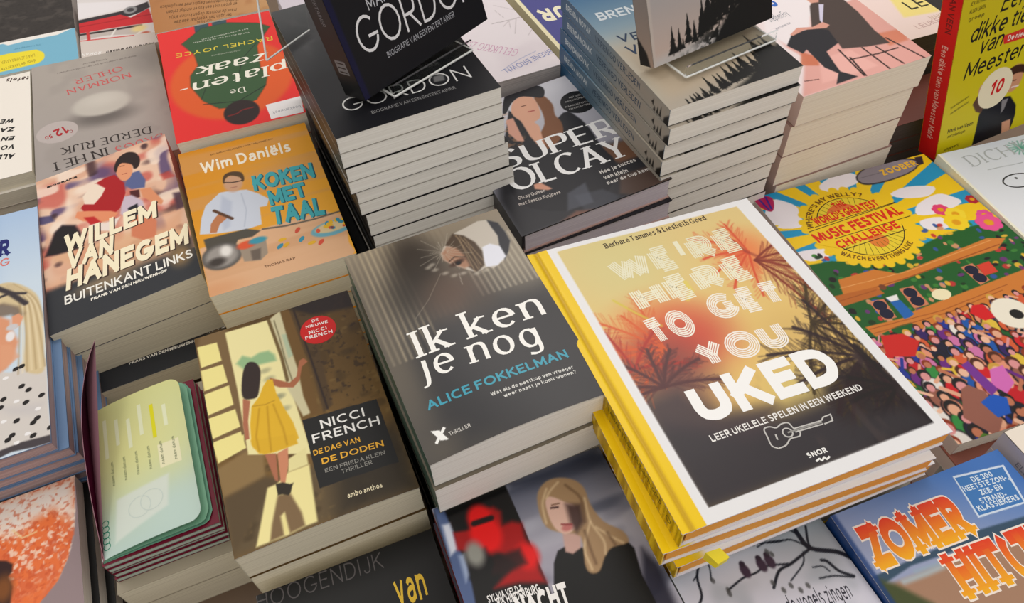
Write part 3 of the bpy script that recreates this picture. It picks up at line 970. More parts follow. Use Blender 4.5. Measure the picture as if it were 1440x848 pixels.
def art_uked(w, h):
    A = Art(w, h, (232, 232, 233), .085)
    A.poly([(-1, -1), (1.75, -1), (1.75, h + 1), (-1, h + 1)], (240, 202, 22), .03)
    A.poly([(.55, -1), (.95, -1), (.95, h + 1), (.55, h + 1)], (196, 156, 14), .12, .8)
    fr = [(2.48, 25.29), (19.67, 25.08), (20.41, 1.03), (2.46, 0.98)]
    px0, px1 = min(p_[0] for p_ in fr), max(p_[0] for p_ in fr)
    py0, py1 = min(p_[1] for p_ in fr), max(p_[1] for p_ in fr)
    m_ = (sstep(px0 - .01, px0 + .01, A.X) * sstep(px1 + .01, px1 - .01, A.X) * 0 + 1)
    # photo area painted on its own, then masked by the frame
    keep = A.C.copy()
    A.grad((11.84, 25.29), (12.05, 8.00), (222, 198, 136), (228, 190, 110))
    A.blob((6.57, 22.21), 5.5, 5.5, (214, 204, 144), .9, .8)
    A.blob((17.18, 19.97), 2.6, 2.6, (232, 120, 70), .9, .8)
    A.blob((6.91, 14.75), 4.0, 3.4, (226, 120, 66), .9, .8)
    A.blob((4.31, 12.64), 4.5, 2.4, (206, 84, 56), .9, .75)
    A.blob((8.60, 13.48), 3.6, 3.2, (196, 64, 56), .9, .7)
    A.blob((5.14, 10.55), 3.4, 4.0, (112, 66, 66), .9, .8)
    A.blob((13.46, 6.73), 3.2, 2.6, (214, 194, 120), .9, .8)
    A.blob((15.79, 11.40), 3.0, 2.0, (214, 180, 110), .9, .7)
    A.poly([(2.54, 8.13), (6.38, 6.02), (11.66, 5.46), (16.36, 5.66), (20.18, 6.28), (21.62, -0.31), (2.15, 0.69), (2.01, 5.64)], (62, 57, 60), 1.4, 1)
    A.poly([(1.76, 9.83), (5.16, 9.79), (6.96, 6.97), (10.73, 6.04), (5.88, 1.27), (2.37, 1.38)], (70, 60, 64), 1.2, .9)
    A.poly([(14.91, 6.20), (18.63, 7.38), (19.91, 7.17), (20.79, 1.38), (15.57, 0.60), (14.24, 2.88)], (52, 46, 46), .8, .95)

    def palm(c, L, col, n, a0, a1, seed, wd=.1, droop=.5, fr_=26):
        rr_ = random.Random(seed)
        for i in range(n):
            a_ = math.radians(a0 + (a1 - a0) * i / max(1, n - 1) + rr_.uniform(-7, 7))
            l = L * rr_.uniform(.7, 1.1)
            pts = []
            for k in range(7):
                t = k / 6
                pts.append((c[0] + math.cos(a_) * l * t, c[1] + math.sin(a_) * l * t - droop * l * t * t))
            A.line(pts, wd * 1.6, col, .06, .9, smooth=True)
            for k in range(fr_):
                t = .12 + .86 * k / fr_
                j = min(5, int(t * 6))
                f_ = t * 6 - j
                x_, y_ = pts[j][0] * (1 - f_) + pts[j + 1][0] * f_, pts[j][1] * (1 - f_) + pts[j + 1][1] * f_
                for sg in (-1, 1):
                    q_ = l * .36 * (1 - t * .5) * rr_.uniform(.6, 1.2)
                    b_ = a_ - droop * t + sg * rr_.uniform(.3, .75)
                    A.line([(x_, y_), (x_ + math.cos(b_) * q_, y_ + math.sin(b_) * q_ - .15 * q_)], wd * .7, col, .06, .42)
    palm((17.52, 19.85), 5.2, (214, 84, 54), 6, 95, 250, 3, .12, .25, 16)
    palm((17.47, 18.79), 6.6, (128, 54, 44), 6, -75, 30, 5, .13, .2, 18)
    palm((6.00, 13.09), 6.2, (216, 96, 50), 7, 85, 215, 6, .12, .15, 16)
    palm((3.05, 12.26), 5.0, (176, 56, 46), 5, 0, 190, 16, .14, .2, 16)
    palm((17.82, 11.50), 7.4, (70, 58, 38), 8, -130, 60, 7, .16, .25, 20)
    palm((19.43, 7.48), 7.2, (54, 42, 44), 9, 100, 300, 8, .18, .2, 20)
    palm((20.00, 4.32), 5.6, (44, 38, 40), 7, 60, 280, 12, .2, .2, 18)
    palm((4.26, 10.13), 5.6, (86, 50, 52), 7, 0, 180, 9, .16, .2, 16)
    A.line([(16.51, 23.02), (17.35, 19.91), (19.25, 17.34), (20.04, 14.73)], .3, (146, 64, 52), .12, .6)
    A.line([(4.50, 18.79), (5.54, 17.10), (6.81, 15.24)], .2, (212, 196, 70), .1, .8)
    A.line([(10.80, 18.60), (10.82, 17.59), (10.03, 16.90)], .35, (226, 210, 90), .15, .7)
    A.poly([(2.13, 7.37), (7.53, 4.47), (13.33, 3.45), (19.63, 2.75), (20.50, 0.79), (5.34, 1.07), (2.34, 1.01)], (60, 57, 60), .9, .85)
    A.noise(1.0, (92, 78, 74), .6, .8, .3, 12, st=(1, .4), mask=sstep(9, 12, A.X) * sstep(9.5, 8, A.Y))
    # the frame edges: quadrilateral of the printed photograph
    q = np.array(fr)
    mask = np.ones(A.X.shape)
    for i in range(4):
        a_, b_ = q[i], q[(i + 1) % 4]
        d_ = (b_ - a_) / np.hypot(*(b_ - a_))
        dist = -((A.X - a_[0]) * d_[1] * -1 + (A.Y - a_[1]) * d_[0])
        mask *= sstep(-.04, .04, dist)
    A.C = keep * (1 - mask[..., None]) + A.C * mask[..., None]
    N_ = (90, 74, 40)
    A.text('Barbara Tammes & Liesbeth Goed', [(6.48, 24.23), (16.28, 24.51)], (60, 48, 30), wt=.22, thin=.1, cap=.55, serif=True)
    W2 = (244, 242, 232)
    kw = dict(wt=.34, lines=5, gap=.1)
    A.text("WE'RE", [(5.68, 20.21), (17.61, 20.31), (5.50, 22.86)], (234, 230, 200), **kw)
    A.text('HERE', [(6.07, 16.86), (16.70, 17.22), (6.33, 19.47)], (238, 234, 206), **kw)
    A.text('TO', [(5.58, 13.46), (9.34, 13.72), (5.37, 16.04)], (244, 238, 224), **kw)
    A.text('GET', [(11.00, 14.26), (17.57, 13.86), (11.09, 16.70)], (244, 238, 224), **kw)
    A.text('YOU', [(7.85, 10.39), (15.31, 10.33), (7.90, 12.78)], (246, 240, 230), **kw)
    A.text('UKED', [(5.32, 6.51), (17.09, 6.24), (5.48, 9.67)], (246, 246, 244), wt=.27, gap=.12)
    A.text('LEER UKELELE SPELEN IN EEN WEEKEND', [(5.16, 5.04), (17.55, 5.02)], (236, 234, 230), wt=.2, cap=.52, gap=.2)
    G_ = (196, 194, 190)
    A.hline([(9.06, 3.06), (8.76, 3.41), (8.87, 4.08), (9.00, 4.68), (9.45, 4.72), (9.84, 4.49), (10.36, 4.63), (10.85, 4.53), (10.94, 4.04), (11.18, 3.71), (10.98, 3.38), (10.26, 3.41), (9.70, 3.10), (9.06, 3.06)], .1, G_, True)
    A.hline([(10.92, 4.01), (13.13, 3.89)], .1, G_)
    A.hline([(10.88, 3.74), (13.08, 3.62)], .1, G_)
    A.hline([(13.13, 3.89), (13.41, 4.08), (14.03, 4.10), (13.87, 3.62), (13.15, 3.59)], .1, G_)
    A.ring((10.36, 3.89), .34, .34, .1, G_)
    A.hline([(9.50, 4.05), (9.39, 3.65)], .12, G_)
    A.hline([(10.36, 3.89), (13.09, 3.78)], .12, (150, 148, 144))
    A.text('SNOR', [(10.54, 1.73), (12.05, 1.68), (10.69, 2.10)], (240, 240, 236), wt=.22)
    A.hline([(10.85, 1.35), (11.19, 1.45), (11.25, 1.28), (11.56, 1.43), (11.62, 1.25), (11.94, 1.37)], .13, (240, 240, 236), True)
    return A


def art_olcay(w, h):
    A = Art(w, h, (52, 52, 56), .085)
    A.grad((13.47, 19.06), (14.55, 7.98), (206, 206, 214), (150, 150, 162))
    A.poly([(16.06, 7.08), (16.10, -0.46), (-0.42, -0.45), (-0.18, 5.35), (2.03, 10.64), (8.93, 8.15), (14.22, 7.37)], (52, 52, 56), .8)
    A.poly([(12.31, 7.52), (16.06, 7.08), (16.02, 4.36), (12.64, 4.45), (11.83, 5.68)], (116, 84, 66), .35, .9)
    A.poly([(11.73, 2.77), (15.05, 2.67), (15.92, -0.36), (12.02, -0.56), (10.56, 0.62)], (92, 74, 66), .3, .8)
    A.line([(14.87, 2.78), (15.86, 0.74)], .3, (130, 104, 92), .15, .6)
    # coat
    A.poly([(5.00, 15.32), (5.20, 12.32), (7.25, 11.91), (11.28, 14.53), (12.23, 13.31), (12.51, 10.82), (12.23, 7.37), (12.27, 4.67), (9.48, 1.23), (5.18, 0.95), (1.49, 4.40), (2.81, 10.19)], (44, 44, 48), .12, smooth=True)
    A.poly([(6.63, 2.51), (9.41, 1.97), (10.42, 0.35), (9.01, -0.54), (6.61, 0.15)], (70, 72, 80), .25, .8)
    A.poly([(6.22, 3.10), (8.37, 3.63), (7.85, 0.79), (5.18, 0.95)], (96, 100, 112), .2, .6)
    A.poly([(4.01, -0.04), (5.89, 0.55), (7.98, -0.30), (6.62, -1.18)], (132, 92, 78), .25, .8)
    A.poly([(6.37, 17.94), (7.07, 15.99), (6.95, 12.90), (6.67, 10.65), (4.13, 12.15), (5.00, 15.32)], (44, 44, 48), .1)
    # hair
    A.poly([(9.67, 18.62), (10.66, 18.47), (10.92, 16.50), (10.36, 14.65), (10.44, 13.32), (9.86, 11.58), (8.52, 10.35), (6.92, 10.11), (7.40, 12.23), (8.79, 13.88), (9.43, 16.08)], (128, 86, 60), .12, smooth=True)
    A.noise(.5, (176, 130, 96), .55, .75, .6, 7, mask=sstep(2.5, 3.5, A.X) * sstep(6.5, 5.5, A.X) * sstep(11, 12.5, A.Y))
    SK = (218, 166, 140)
    A.poly([(6.79, 15.94), (7.80, 15.33), (8.14, 13.85), (7.06, 9.63), (6.74, 10.80), (6.61, 12.70)], SK, .1)
    A.poly([(6.47, 17.44), (7.39, 19.10), (8.62, 19.49), (9.57, 18.68), (9.38, 16.55), (8.72, 14.99), (7.57, 14.83), (6.72, 15.77)], SK, .08, smooth=True)
    A.poly([(5.46, 16.53), (6.26, 16.48), (6.04, 14.69), (5.77, 12.38), (5.14, 12.76), (4.84, 14.37)], (212, 158, 138), .08)
    A.poly([(5.65, 17.94), (6.87, 20.33), (8.21, 21.60), (9.93, 21.25), (11.15, 20.11), (11.18, 19.07), (10.50, 18.11), (9.60, 18.75), (8.36, 19.51), (7.03, 18.87), (6.02, 17.71)], (42, 42, 46), .06, smooth=True)
    A.line([(7.84, 17.85), (8.34, 17.81)], .12, (90, 56, 46), .05)
    A.line([(8.12, 16.62), (8.74, 16.50)], .16, (168, 74, 72), .05)
    A.poly([(3.88, 5.86), (4.57, 5.82), (5.23, 4.44), (4.76, 4.46), (3.72, 5.23)], (206, 150, 126), .1)
    A.disc((13.43, 15.41), 1.85, 1.95, (40, 40, 42))
    A.up()
    G_ = (170, 168, 166)
    for i, (s_, p_) in enumerate((('MET VEEL', [(12.94, 16.34), (14.37, 16.28)]), ('PERSOONLIJKE', [(12.26, 15.91), (15.10, 15.65)]), ('FAMILIEFOTOS', [(11.88, 15.12), (14.79, 14.77)]), ('EN RECEPTEN', [(12.07, 14.57), (14.35, 14.32)]))):
        A.text(s_, p_, G_, wt=.16, cap=.26)
    W_ = (238, 238, 238)
    A.text('SUPER', [(2.23, 9.39), (14.91, 8.65), (2.89, 12.00)], W_, wt=.2, thin=.05, serif=True, gap=.1)
    A.text('OLCAY', [(1.70, 5.96), (14.23, 5.03), (2.37, 8.93)], W_, wt=.2, thin=.05, serif=True, gap=.08)
    A.text('Hoe je succes', [(10.27, 3.91), (14.16, 3.86)], (210, 206, 202), wt=.2, cap=.55)
    A.text('van klein', [(10.22, 3.07), (12.73, 2.85)], (210, 206, 202), wt=.2, cap=.55)
    A.text('naar de top komt', [(10.16, 2.25), (14.88, 2.04)], (210, 206, 202), wt=.2, cap=.5)
    A.text('Olcay Gulsen', [(1.72, 4.62), (4.49, 4.37)], (196, 188, 182), wt=.18, cap=.45)
    A.text('met Sascia Kuijpers', [(1.45, 3.80), (5.67, 3.41)], (196, 188, 182), wt=.18, cap=.45)
    return A


def art_gordon(w, h):
    A = Art(w, h, (44, 45, 48), .1)
    A.grad((0, h * .4), (0, h), (40, 41, 44), (84, 84, 86))
    A.noise(1.5, (96, 94, 96), .6, .85, .25, 3, mask=sstep(h * .5, h * .7, A.Y))
    W_ = (226, 226, 224)
    kw = dict(wt=.075, gap=.2)
    A.text('GORDON', [(1.80, 3.18), (13.43, 2.69), (1.80, 5.12)], W_, **kw)
    A.text('BIOGRAFIE VAN EEN ENTERTAINER', [(3.81, 1.85), (11.50, 1.75)], (150, 150, 150), wt=.13, cap=.42)
    A.text('MARCEL LANGEDIJK', [(6.87, 6.74), (11.54, 5.89)], (130, 130, 130), wt=.12, cap=.5)
    A.poly([(10.38, 4.46), (11.34, 4.30), (11.11, 3.43), (10.16, 3.59)], (140, 140, 140), .1, .8)
    return A


def art_gordon_standing(w, h):
    A = Art(w, h, (26, 29, 44), .09)
    A.poly([(-1, -1), (.6, -1), (.6, h + 1), (-1, h + 1)], (36, 40, 66), .15)
    W_ = (236, 236, 240)
    A.text('GORDON', [(1.47, 3.32), (14.54, 2.54), (1.74, 6.31)], W_, wt=.085, gap=.16)
    A.text('BIOGRAFIE VAN EEN ENTERTAINER', [(3.64, 2.07), (11.53, 1.95)], (176, 178, 186), wt=.13, cap=.5)
    A.text('MARCEL LANGEDIJK', [(3.53, 6.30), (13.74, 6.07)], (200, 202, 208), wt=.12, cap=.95)
    return A


def art_gordon_spine(w, t):
    A = Art(w, t, (30, 30, 34), .12)
    A.text('MARCEL LANGEDIJK  BIOGRAFIE VAN EEN ENTERTAINER', [(w * .15, t * .42), (w * .72, t * .42)], (120, 120, 124), wt=.14, cap=.5)
    A.hpoly([(w - 3.4, .7), (w - 2.2, .7), (w - 2.2, 2.2), (w - 3.4, 2.2)], (120, 120, 122))
    A.up()
    for i in range(3):
        A.hline([(w - 3.2 + i * .4, .9), (w - 3.2 + i * .4, 2.0)], .12, (36, 36, 40))
    return A


def art_platen(w, h):
    A = Art(w, h, (232, 54, 52), .09)
    A.blob((7.18, 9.86), 7.0, 8.0, (226, 96, 46), .08, 1)
    GR, OL = (62, 92, 60), (34, 40, 36)
    A.poly([(4.47, 23.46), (6.22, 23.60), (6.00, 20.14), (4.38, 19.98)], (58, 84, 92), .08)
    A.poly([(6.68, 23.76), (8.44, 23.77), (8.24, 20.04), (6.43, 20.17)], (58, 84, 92), .08)
    suit = [(2.60, 19.48), (5.29, 22.21), (8.55, 22.22), (11.83, 20.69), (13.16, 19.21), (12.50, 18.18), (10.95, 15.42), (10.57, 10.71), (11.08, 8.93), (10.53, 6.90), (9.14, 4.58), (7.46, 3.88), (5.05, 4.50), (3.59, 6.61), (2.61, 9.95), (2.82, 12.13), (3.89, 14.00), (3.77, 16.47)]
    A.poly(suit, OL, .22)
    A.poly(suit, GR, .06)
    A.line([(11.08, 16.21), (8.94, 13.41), (8.05, 10.25)], .1, OL, .05, .8)
    A.line([(3.44, 7.03), (4.35, 9.57)], .08, OL, .05, .8)
    A.line([(3.50, 5.94), (7.25, 5.03), (10.53, 6.90)], .14, OL, .05, .8)
    A.blob((7.23, 2.87), 1.95, 2.3, (52, 40, 40), .08)
    A.line([(5.75, 2.71), (6.72, 2.81), (7.36, 3.23), (8.53, 3.25)], .16, (150, 40, 40), .1, .9, True)
    W_ = (244, 240, 226)
    A.text('De', [(8.23, 7.52), (6.56, 7.50)], W_, cap=1.0, wt=.14, thin=.06, serif=True)
    A.text('platen-', [(13.52, 10.70), (1.30, 10.51)], W_, cap=2.0, wt=.16, thin=.06, serif=True, shear=.15, gap=.12)
    A.text('zaak', [(11.67, 13.45), (3.80, 13.65)], W_, cap=2.0, wt=.16, thin=.06, serif=True, shear=.15, gap=.12)
    A.text('RACHEL JOYCE', [(13.02, 16.86), (1.72, 17.57)], (228, 206, 70), cap=.85, wt=.14, gap=.26)
    A.text('een hartverwarmende roman', [(9.04, 15.41), (5.62, 15.59)], (160, 170, 150), cap=.35, wt=.16)
    A.text('Van de auteur van de bestseller', [(10.67, 18.97), (3.89, 19.34)], (190, 196, 180), cap=.3, wt=.16)
    A.text('het grote liefdesverhaal', [(10.60, 19.89), (4.98, 19.64)], (190, 196, 180), cap=.3, wt=.16)
    A.hpoly([(9.90, 3.11), (13.83, 3.20), (13.50, 0.17), (9.99, 0.32)], (240, 236, 236))
    A.up()
    A.text('boekenweek', [(13.40, 1.61), (10.33, 1.60)], (170, 168, 176), cap=.55, wt=.14)
    return A


def art_ohler(w, h):
    A = Art(w, h, (176, 168, 160), .09)
    A.grad((0, 0), (w, h), (168, 160, 156), (178, 170, 160))
    A.blob((13.91, 20.81), 3.2, 3.8, (138, 132, 128), .9, .7)
    A.noise(2.5, (160, 152, 146), .5, .8, .5, 3)
    A.blob((7.72, 9.88), 3.9, 1.9, (108, 102, 98), .8, .9)
    A.blob((7.71, 12.60), 3.5, 2.5, (196, 190, 180), .2, 1)
    A.blob((7.88, 13.52), 2.4, 1.5, (206, 200, 190), .9, 1)
    RD = (206, 92, 92)
    A.text('NORMAN', [(11.50, 18.35), (3.90, 17.26)], RD, cap=1.15, wt=.13, thin=.06, serif=True)
    A.text('OHLER', [(10.71, 20.24), (4.87, 19.19)], RD, cap=1.15, wt=.13, thin=.06, serif=True)
    BK_ = (58, 52, 50)
    A.text('DRUGS', [(13.83, 3.76), (8.51, 3.17)], RD, cap=1.5, wt=.14, thin=.06, serif=True)
    A.text('IN HET', [(7.59, 3.49), (1.55, 2.79)], BK_, cap=1.5, wt=.14, thin=.06, serif=True)
    A.text('DERDE RIJK', [(12.73, 5.69), (2.83, 5.30)], BK_, cap=1.35, wt=.14, thin=.06, serif=True)
    A.text('Belangrijk onderzoek dat het beeld verandert', [(12.69, 22.12), (2.98, 21.66)], (120, 112, 108), cap=.32, wt=.14)
    A.text('Antony Beevor', [(9.19, 22.73), (6.12, 22.64)], (120, 112, 108), cap=.32, wt=.14)
    A.disc((2.54, 8.66), 2.3, 2.1, (190, 180, 176))
    A.up()
    A.text('12', [(3.44, 9.58), (2.05, 9.12)], (176, 40, 48), cap=1.5, wt=.2)
    A.text('50', [(1.89, 8.46), (1.11, 8.27)], (176, 40, 48), cap=.7, wt=.2)
    A.text('C', [(4.14, 8.55), (3.82, 8.46)], (150, 60, 60), cap=.6, wt=.2)
    return A


def art_fest(w, h):
    A = Art(w, h, (236, 226, 226), .075)
    YE, BL, GRN = (240, 200, 44), (46, 150, 196), (42, 96, 50)
    c = (7.99, 25.15)
    rr = random.Random(6)
    # rays
    n = 17
    for i in range(n):
        a_ = 2 * math.pi * i / n + .2
        for k, (c_, w0) in enumerate(((YE, .13), (BL, .075))):
            b_ = a_ + k * .17
            A.poly([(c[0], c[1]), (c[0] + 17 * math.cos(b_ - w0), c[1] + 17 * math.sin(b_ - w0)), (c[0] + 17 * math.cos(b_ + w0), c[1] + 17 * math.sin(b_ + w0))], c_, .05)
    # clouds
    for q in ([(1.66, 31.98), (3.12, 31.03), (3.60, 29.73), (2.51, 28.33), (0.20, 28.16), (-0.50, 29.50)], [(1.54, 30.90), (2.66, 28.99), (2.16, 27.75), (0.77, 28.29)], [(7.71, 32.29), (11.01, 33.38), (12.46, 32.39), (11.62, 31.14), (8.15, 30.95)], [(13.83, 28.34), (16.19, 28.74), (18.80, 27.71), (17.21, 26.63), (14.61, 27.27)],
              [(15.36, 25.87), (18.22, 26.61), (19.38, 25.77), (19.69, 24.54), (16.67, 23.91), (14.32, 24.46)], [(13.91, 23.56), (16.25, 23.36), (15.98, 21.72), (13.87, 22.19)], [(-0.16, 23.87), (2.66, 23.46), (3.47, 22.49), (0.91, 22.17), (-0.07, 22.86)], [(2.46, 29.07), (3.11, 28.10), (2.22, 27.03), (0.04, 27.87)]):
        A.poly(q, (236, 230, 236), .07, smooth=True)
    # meadow, banners, crowd
    A.poly([(0.03, 21.87), (2.42, 21.60), (6.00, 19.93), (9.88, 20.06), (14.41, 20.96), (17.50, 21.13), (21.58, 20.94), (22.19, 17.31), (12.41, -6.74), (-3.68, -1.20)], GRN, .12)
    lo = (5.58, 17.31)
    for k in range(520):
        p_ = (rr.uniform(0, w), rr.uniform(0, h * .8))
        u_, v_ = p_
        # only on green and crowd land
        if v_ > 22.4 - (u_ - 10) * .02 + .5 * math.sin(u_):
            continue
        A.blob(p_, rr.uniform(.15, .4), rr.uniform(.15, .4), rr.choice([(36, 62, 40), (66, 130, 60), (196, 60, 60), (226, 180, 60), (110, 60, 120), (60, 90, 160), (40, 34, 40), (212, 150, 110)]), .3, .95)
    OR = (206, 126, 58)
    A.poly([(1.53, 19.13), (5.49, 19.18), (7.35, 17.86), (18.34, 19.12), (20.01, 18.48), (18.13, 17.40), (12.65, 17.42), (5.25, 16.84), (0.56, 16.25)], OR, .07)
    A.line([(0.83, 17.01), (7.74, 17.11), (18.83, 17.95)], .1, (150, 76, 40), .05)
    A.line([(1.09, 18.09), (8.26, 17.83), (18.50, 18.73)], .06, (236, 176, 110), .05)
    A.poly([(4.41, 13.14), (9.67, 13.59), (18.51, 14.28), (24.52, 14.49), (23.32, 10.68), (16.19, 10.46), (4.92, 10.26)], OR, .07)
    A.poly([(-0.19, 17.40), (4.32, 17.10), (4.56, 16.09), (-0.67, 15.93)], (186, 106, 50), .07)
    A.poly([(0.42, 13.09), (7.26, 12.72), (11.23, 13.01), (14.93, 13.45), (15.08, 12.48), (9.97, 12.01), (3.21, 12.21), (0.64, 11.76)], OR, .07)
    for q in ([(0.63, 12.73), (7.98, 12.45), (15.67, 13.17)], [(0.68, 12.16), (8.62, 12.07), (14.81, 12.73)], [(-0.20, 16.65), (4.07, 16.73)]):
        A.line(q, .07, (150, 80, 40), .05)
    # crowd block: people as head, hair and shirt
    cols = [(206, 40, 48), (196, 40, 48), (44, 60, 150), (60, 44, 100), (40, 40, 58), (230, 226, 220), (206, 120, 170), (60, 140, 70), (226, 150, 120), (110, 50, 130), (40, 90, 170), (224, 190, 70), (150, 96, 80), (212, 96, 60)]
    hair = [(42, 28, 28), (84, 50, 34), (206, 160, 70), (30, 26, 30), (140, 60, 36)]
    skin = [(226, 170, 140), (236, 188, 160), (190, 120, 90), (220, 150, 150)]
    b0, b1 = [(0.71, 11.87), (14.91, 12.85)]
    bl = lambda x: b0[1] + (b1[1] - b0[1]) * (x - b0[0]) / (b1[0] - b0[0])
    y_ = 18.6
    row = 0
    while y_ > -.2:
        s_ = .42 + max(0, 16.6 - y_) * .06
        x_ = -.3 + (row % 2) * .4
        while x_ < w + .5:
            cx, cy = x_ + rr.uniform(-.15, .15), y_ + rr.uniform(-.15, .15) + x_ * .12 - 1.2
            sc = s_ * rr.uniform(.8, 1.3)
            if cy + sc * .5 > bl(cx):
                x_ += s_ * 1.75
                continue
            b_ = rr.choice(cols)
            A.blob((cx + rr.uniform(-.1, .1), cy - sc * 1.15), sc * .85, sc * 1.1, (34, 26, 34), .12)
            A.blob((cx, cy - sc * 1.15), sc * .74, sc * 1.0, b_, .15)
            if rr.random() < .5:
                dx = rr.choice((-1, 1))
                A.line([(cx + dx * sc * .4, cy - sc * .7), (cx + dx * sc * 1.2, cy + sc * rr.uniform(-.4, .8))], sc * .3, rr.choice(skin + [b_]), .05)
            A.blob((cx, cy + sc * .12), sc * .46, sc * .52, rr.choice(hair), .15)
            A.blob((cx, cy - sc * .06), sc * .33, sc * .4, rr.choice(skin), .2)
            x_ += s_ * 1.75
        y_ -= s_ * 1.12
        row += 1
    # a few bigger figures
    A.poly([(3.77, 4.46), (4.57, 4.66), (5.45, 3.62), (4.82, 0.83), (3.36, -0.42), (2.06, 2.03)], (150, 98, 84), .06)
    A.poly([(4.37, 2.82), (5.79, 3.26), (6.64, 2.49), (5.91, 1.13), (4.64, 1.12)], (34, 92, 190), .06)
    A.poly([(0.20, -0.82), (2.53, 0.30), (3.85, -0.81), (3.15, -1.64), (-0.06, -1.15)], (84, 122, 50), .06)
    A.poly([(7.34, 5.40), (8.68, 5.43), (8.31, 3.57), (6.95, 2.85), (6.41, 4.01)], (212, 112, 186), .06)
    A.poly([(5.45, 6.59), (6.28, 6.80), (6.60, 3.46), (5.64, 3.08)], (120, 60, 150), .06)
    A.poly([(1.07, 11.74), (3.01, 11.31), (3.88, 10.04), (2.45, 8.70), (0.18, 9.51)], (206, 48, 44), .07)
    A.poly([(10.96, 12.08), (11.95, 11.86), (11.94, 10.14), (10.78, 10.14), (10.15, 11.36)], (212, 30, 44), .06)
    A.blob((13.64, 10.08), 1.8, 1.9, (238, 232, 214), .06)
    A.blob((13.90, 9.84), .6, .6, (24, 22, 26), .1)
    A.blob((9.30, 14.18), .95, .7, (240, 230, 190), .06)
    # loudspeakers and the musician
    for q in ([(2.50, 15.65), (4.05, 15.53), (3.76, 13.14), (2.52, 13.17)], [(6.12, 16.12), (7.60, 16.03), (7.50, 13.50), (5.88, 13.52)], [(13.27, 16.56), (14.65, 16.66), (14.66, 14.21), (13.39, 13.95)]):
        A.poly(q, (206, 128, 96), .04)
        for t in (.28, .72):
            m0 = [q[0][i] * (1 - t) + q[3][i] * t for i in (0, 1)]
            m1 = [q[1][i] * (1 - t) + q[2][i] * t for i in (0, 1)]
            A.disc(((m0[0] + m1[0]) / 2, (m0[1] + m1[1]) / 2), .62, .62, (34, 36, 60), n=18)
    A.poly([(14.82, 16.28), (16.30, 16.35), (16.13, 14.87), (14.59, 14.84)], (214, 70, 54), .06)
    A.poly([(4.32, 15.58), (5.51, 15.59), (5.27, 14.93), (4.45, 14.93)], (236, 236, 236), .06)
    A.poly([(4.36, 14.96), (5.36, 14.89), (5.46, 12.95), (4.85, 12.74), (4.26, 12.73), (4.34, 13.79)], (44, 104, 180), .06)
    A.blob((4.85, 16.84), .35, .4, (120, 70, 50), .2)
    # flowers
    for q, c_, r_ in (((16.99, 24.32), (226, 70, 120), .95), ((17.92, 23.24), (244, 214, 60), 1.1), ((17.17, 22.12), (244, 210, 50), 1.3), ((20.50, 22.06), (226, 80, 150), .9), ((20.11, 20.98), (232, 84, 150), 1.4), ((21.01, 24.58), (176, 40, 60), .75)):
        for k in range(7):
            a_ = k * .9
            A.blob((q[0] + r_ * .55 * math.cos(a_), q[1] + r_ * .55 * math.sin(a_)), r_ * .42, r_ * .42, c_, .15)
        A.blob(q, r_ * .35, r_ * .35, (226, 160, 30), .3)
    # balloon and airship
    A.poly([(-0.21, 32.33), (0.60, 32.78), (1.60, 32.77), (1.95, 32.05), (1.35, 30.79), (0.70, 30.30), (0.14, 31.07)], (176, 44, 90), .05, smooth=True)
    A.line([(0.56, 32.49), (0.67, 30.68)], .2, (60, 50, 140), .05)
    A.line([(1.39, 32.62), (1.00, 30.74)], .2, (60, 50, 140), .05)
    A.poly([(12.15, 32.12), (13.73, 33.10), (15.86, 33.49), (18.36, 33.23), (19.83, 32.64), (20.02, 31.81), (18.47, 30.80), (15.73, 30.29), (13.15, 30.33), (11.99, 30.91)], (60, 56, 62), .1, smooth=True)
    A.poly([(12.31, 32.05), (13.73, 32.90), (15.83, 33.25), (18.22, 33.04), (19.60, 32.48), (19.77, 31.83), (18.48, 30.96), (15.87, 30.48), (13.30, 30.55), (12.22, 31.06)], (138, 130, 138), .05, smooth=True)
    for d_ in (-20, 0, 20):
        A.line([(12.45, 31.80), (15.80, 31.87), (19.71, 31.94)], .06, (92, 86, 94), .05, .4)
    A.text('ZOOBER', [(15.10, 31.26), (19.68, 31.54)], (230, 180, 60), wt=.26, cap=.95)
    A.up()
    A.poly([(20.10, 32.83), (20.95, 32.70), (20.32, 31.49), (19.46, 31.42)], (60, 56, 62), .08)
    # sun disc and title
    A.blob(c, 5.6, 5.9, YE, .03)
    for i in range(30):
        a_ = 2 * math.pi * i / 30
        A.blob((c[0] + 5.6 * math.cos(a_), c[1] + 5.9 * math.sin(a_)), .5, .5, YE, .2)
    BRN = (60, 48, 20)
    A.disc(c, 4.15, 4.5, (232, 206, 60))
    A.up()
    A.disc((c[0] - .4, c[1] + 2.0), 1.9, 1.7, (224, 116, 60))
    A.disc((c[0] + .4, c[1] - 2.6), 1.0, 1.0, (224, 130, 60))
    A.ring(c, 4.15, 4.5, .1, BRN)
    for i in range(40):
        a_ = 2 * math.pi * i / 40
        if abs(math.sin(a_)) > .5:
            A.hline([(c[0] + 2.6 * math.cos(a_), c[1] + 2.8 * math.sin(a_)), (c[0] + 4.1 * math.cos(a_), c[1] + 4.4 * math.sin(a_))], .06, (120, 110, 30))
    A.up()
    d_ = np.array((13.30, 25.29)) - np.array((2.79, 24.24))
    A.hpoly([tuple(np.array((4.10, 27.71)) + np.array((0, 0))), (2.82, 26.03), (2.46, 24.20), (4.00, 22.95), (11.58, 23.42), (13.52, 25.49), (13.30, 27.04), (12.21, 28.22)], YE)
    A.up()
    for q in ([(3.60, 26.50), (13.39, 27.00)], [(2.66, 26.09), (13.45, 26.91)], [(4.49, 24.26), (13.54, 24.59)], [(4.34, 22.55), (11.86, 22.96)]):
        A.hline(q, .09, BRN)
    A.up()
    RD = (216, 52, 40)
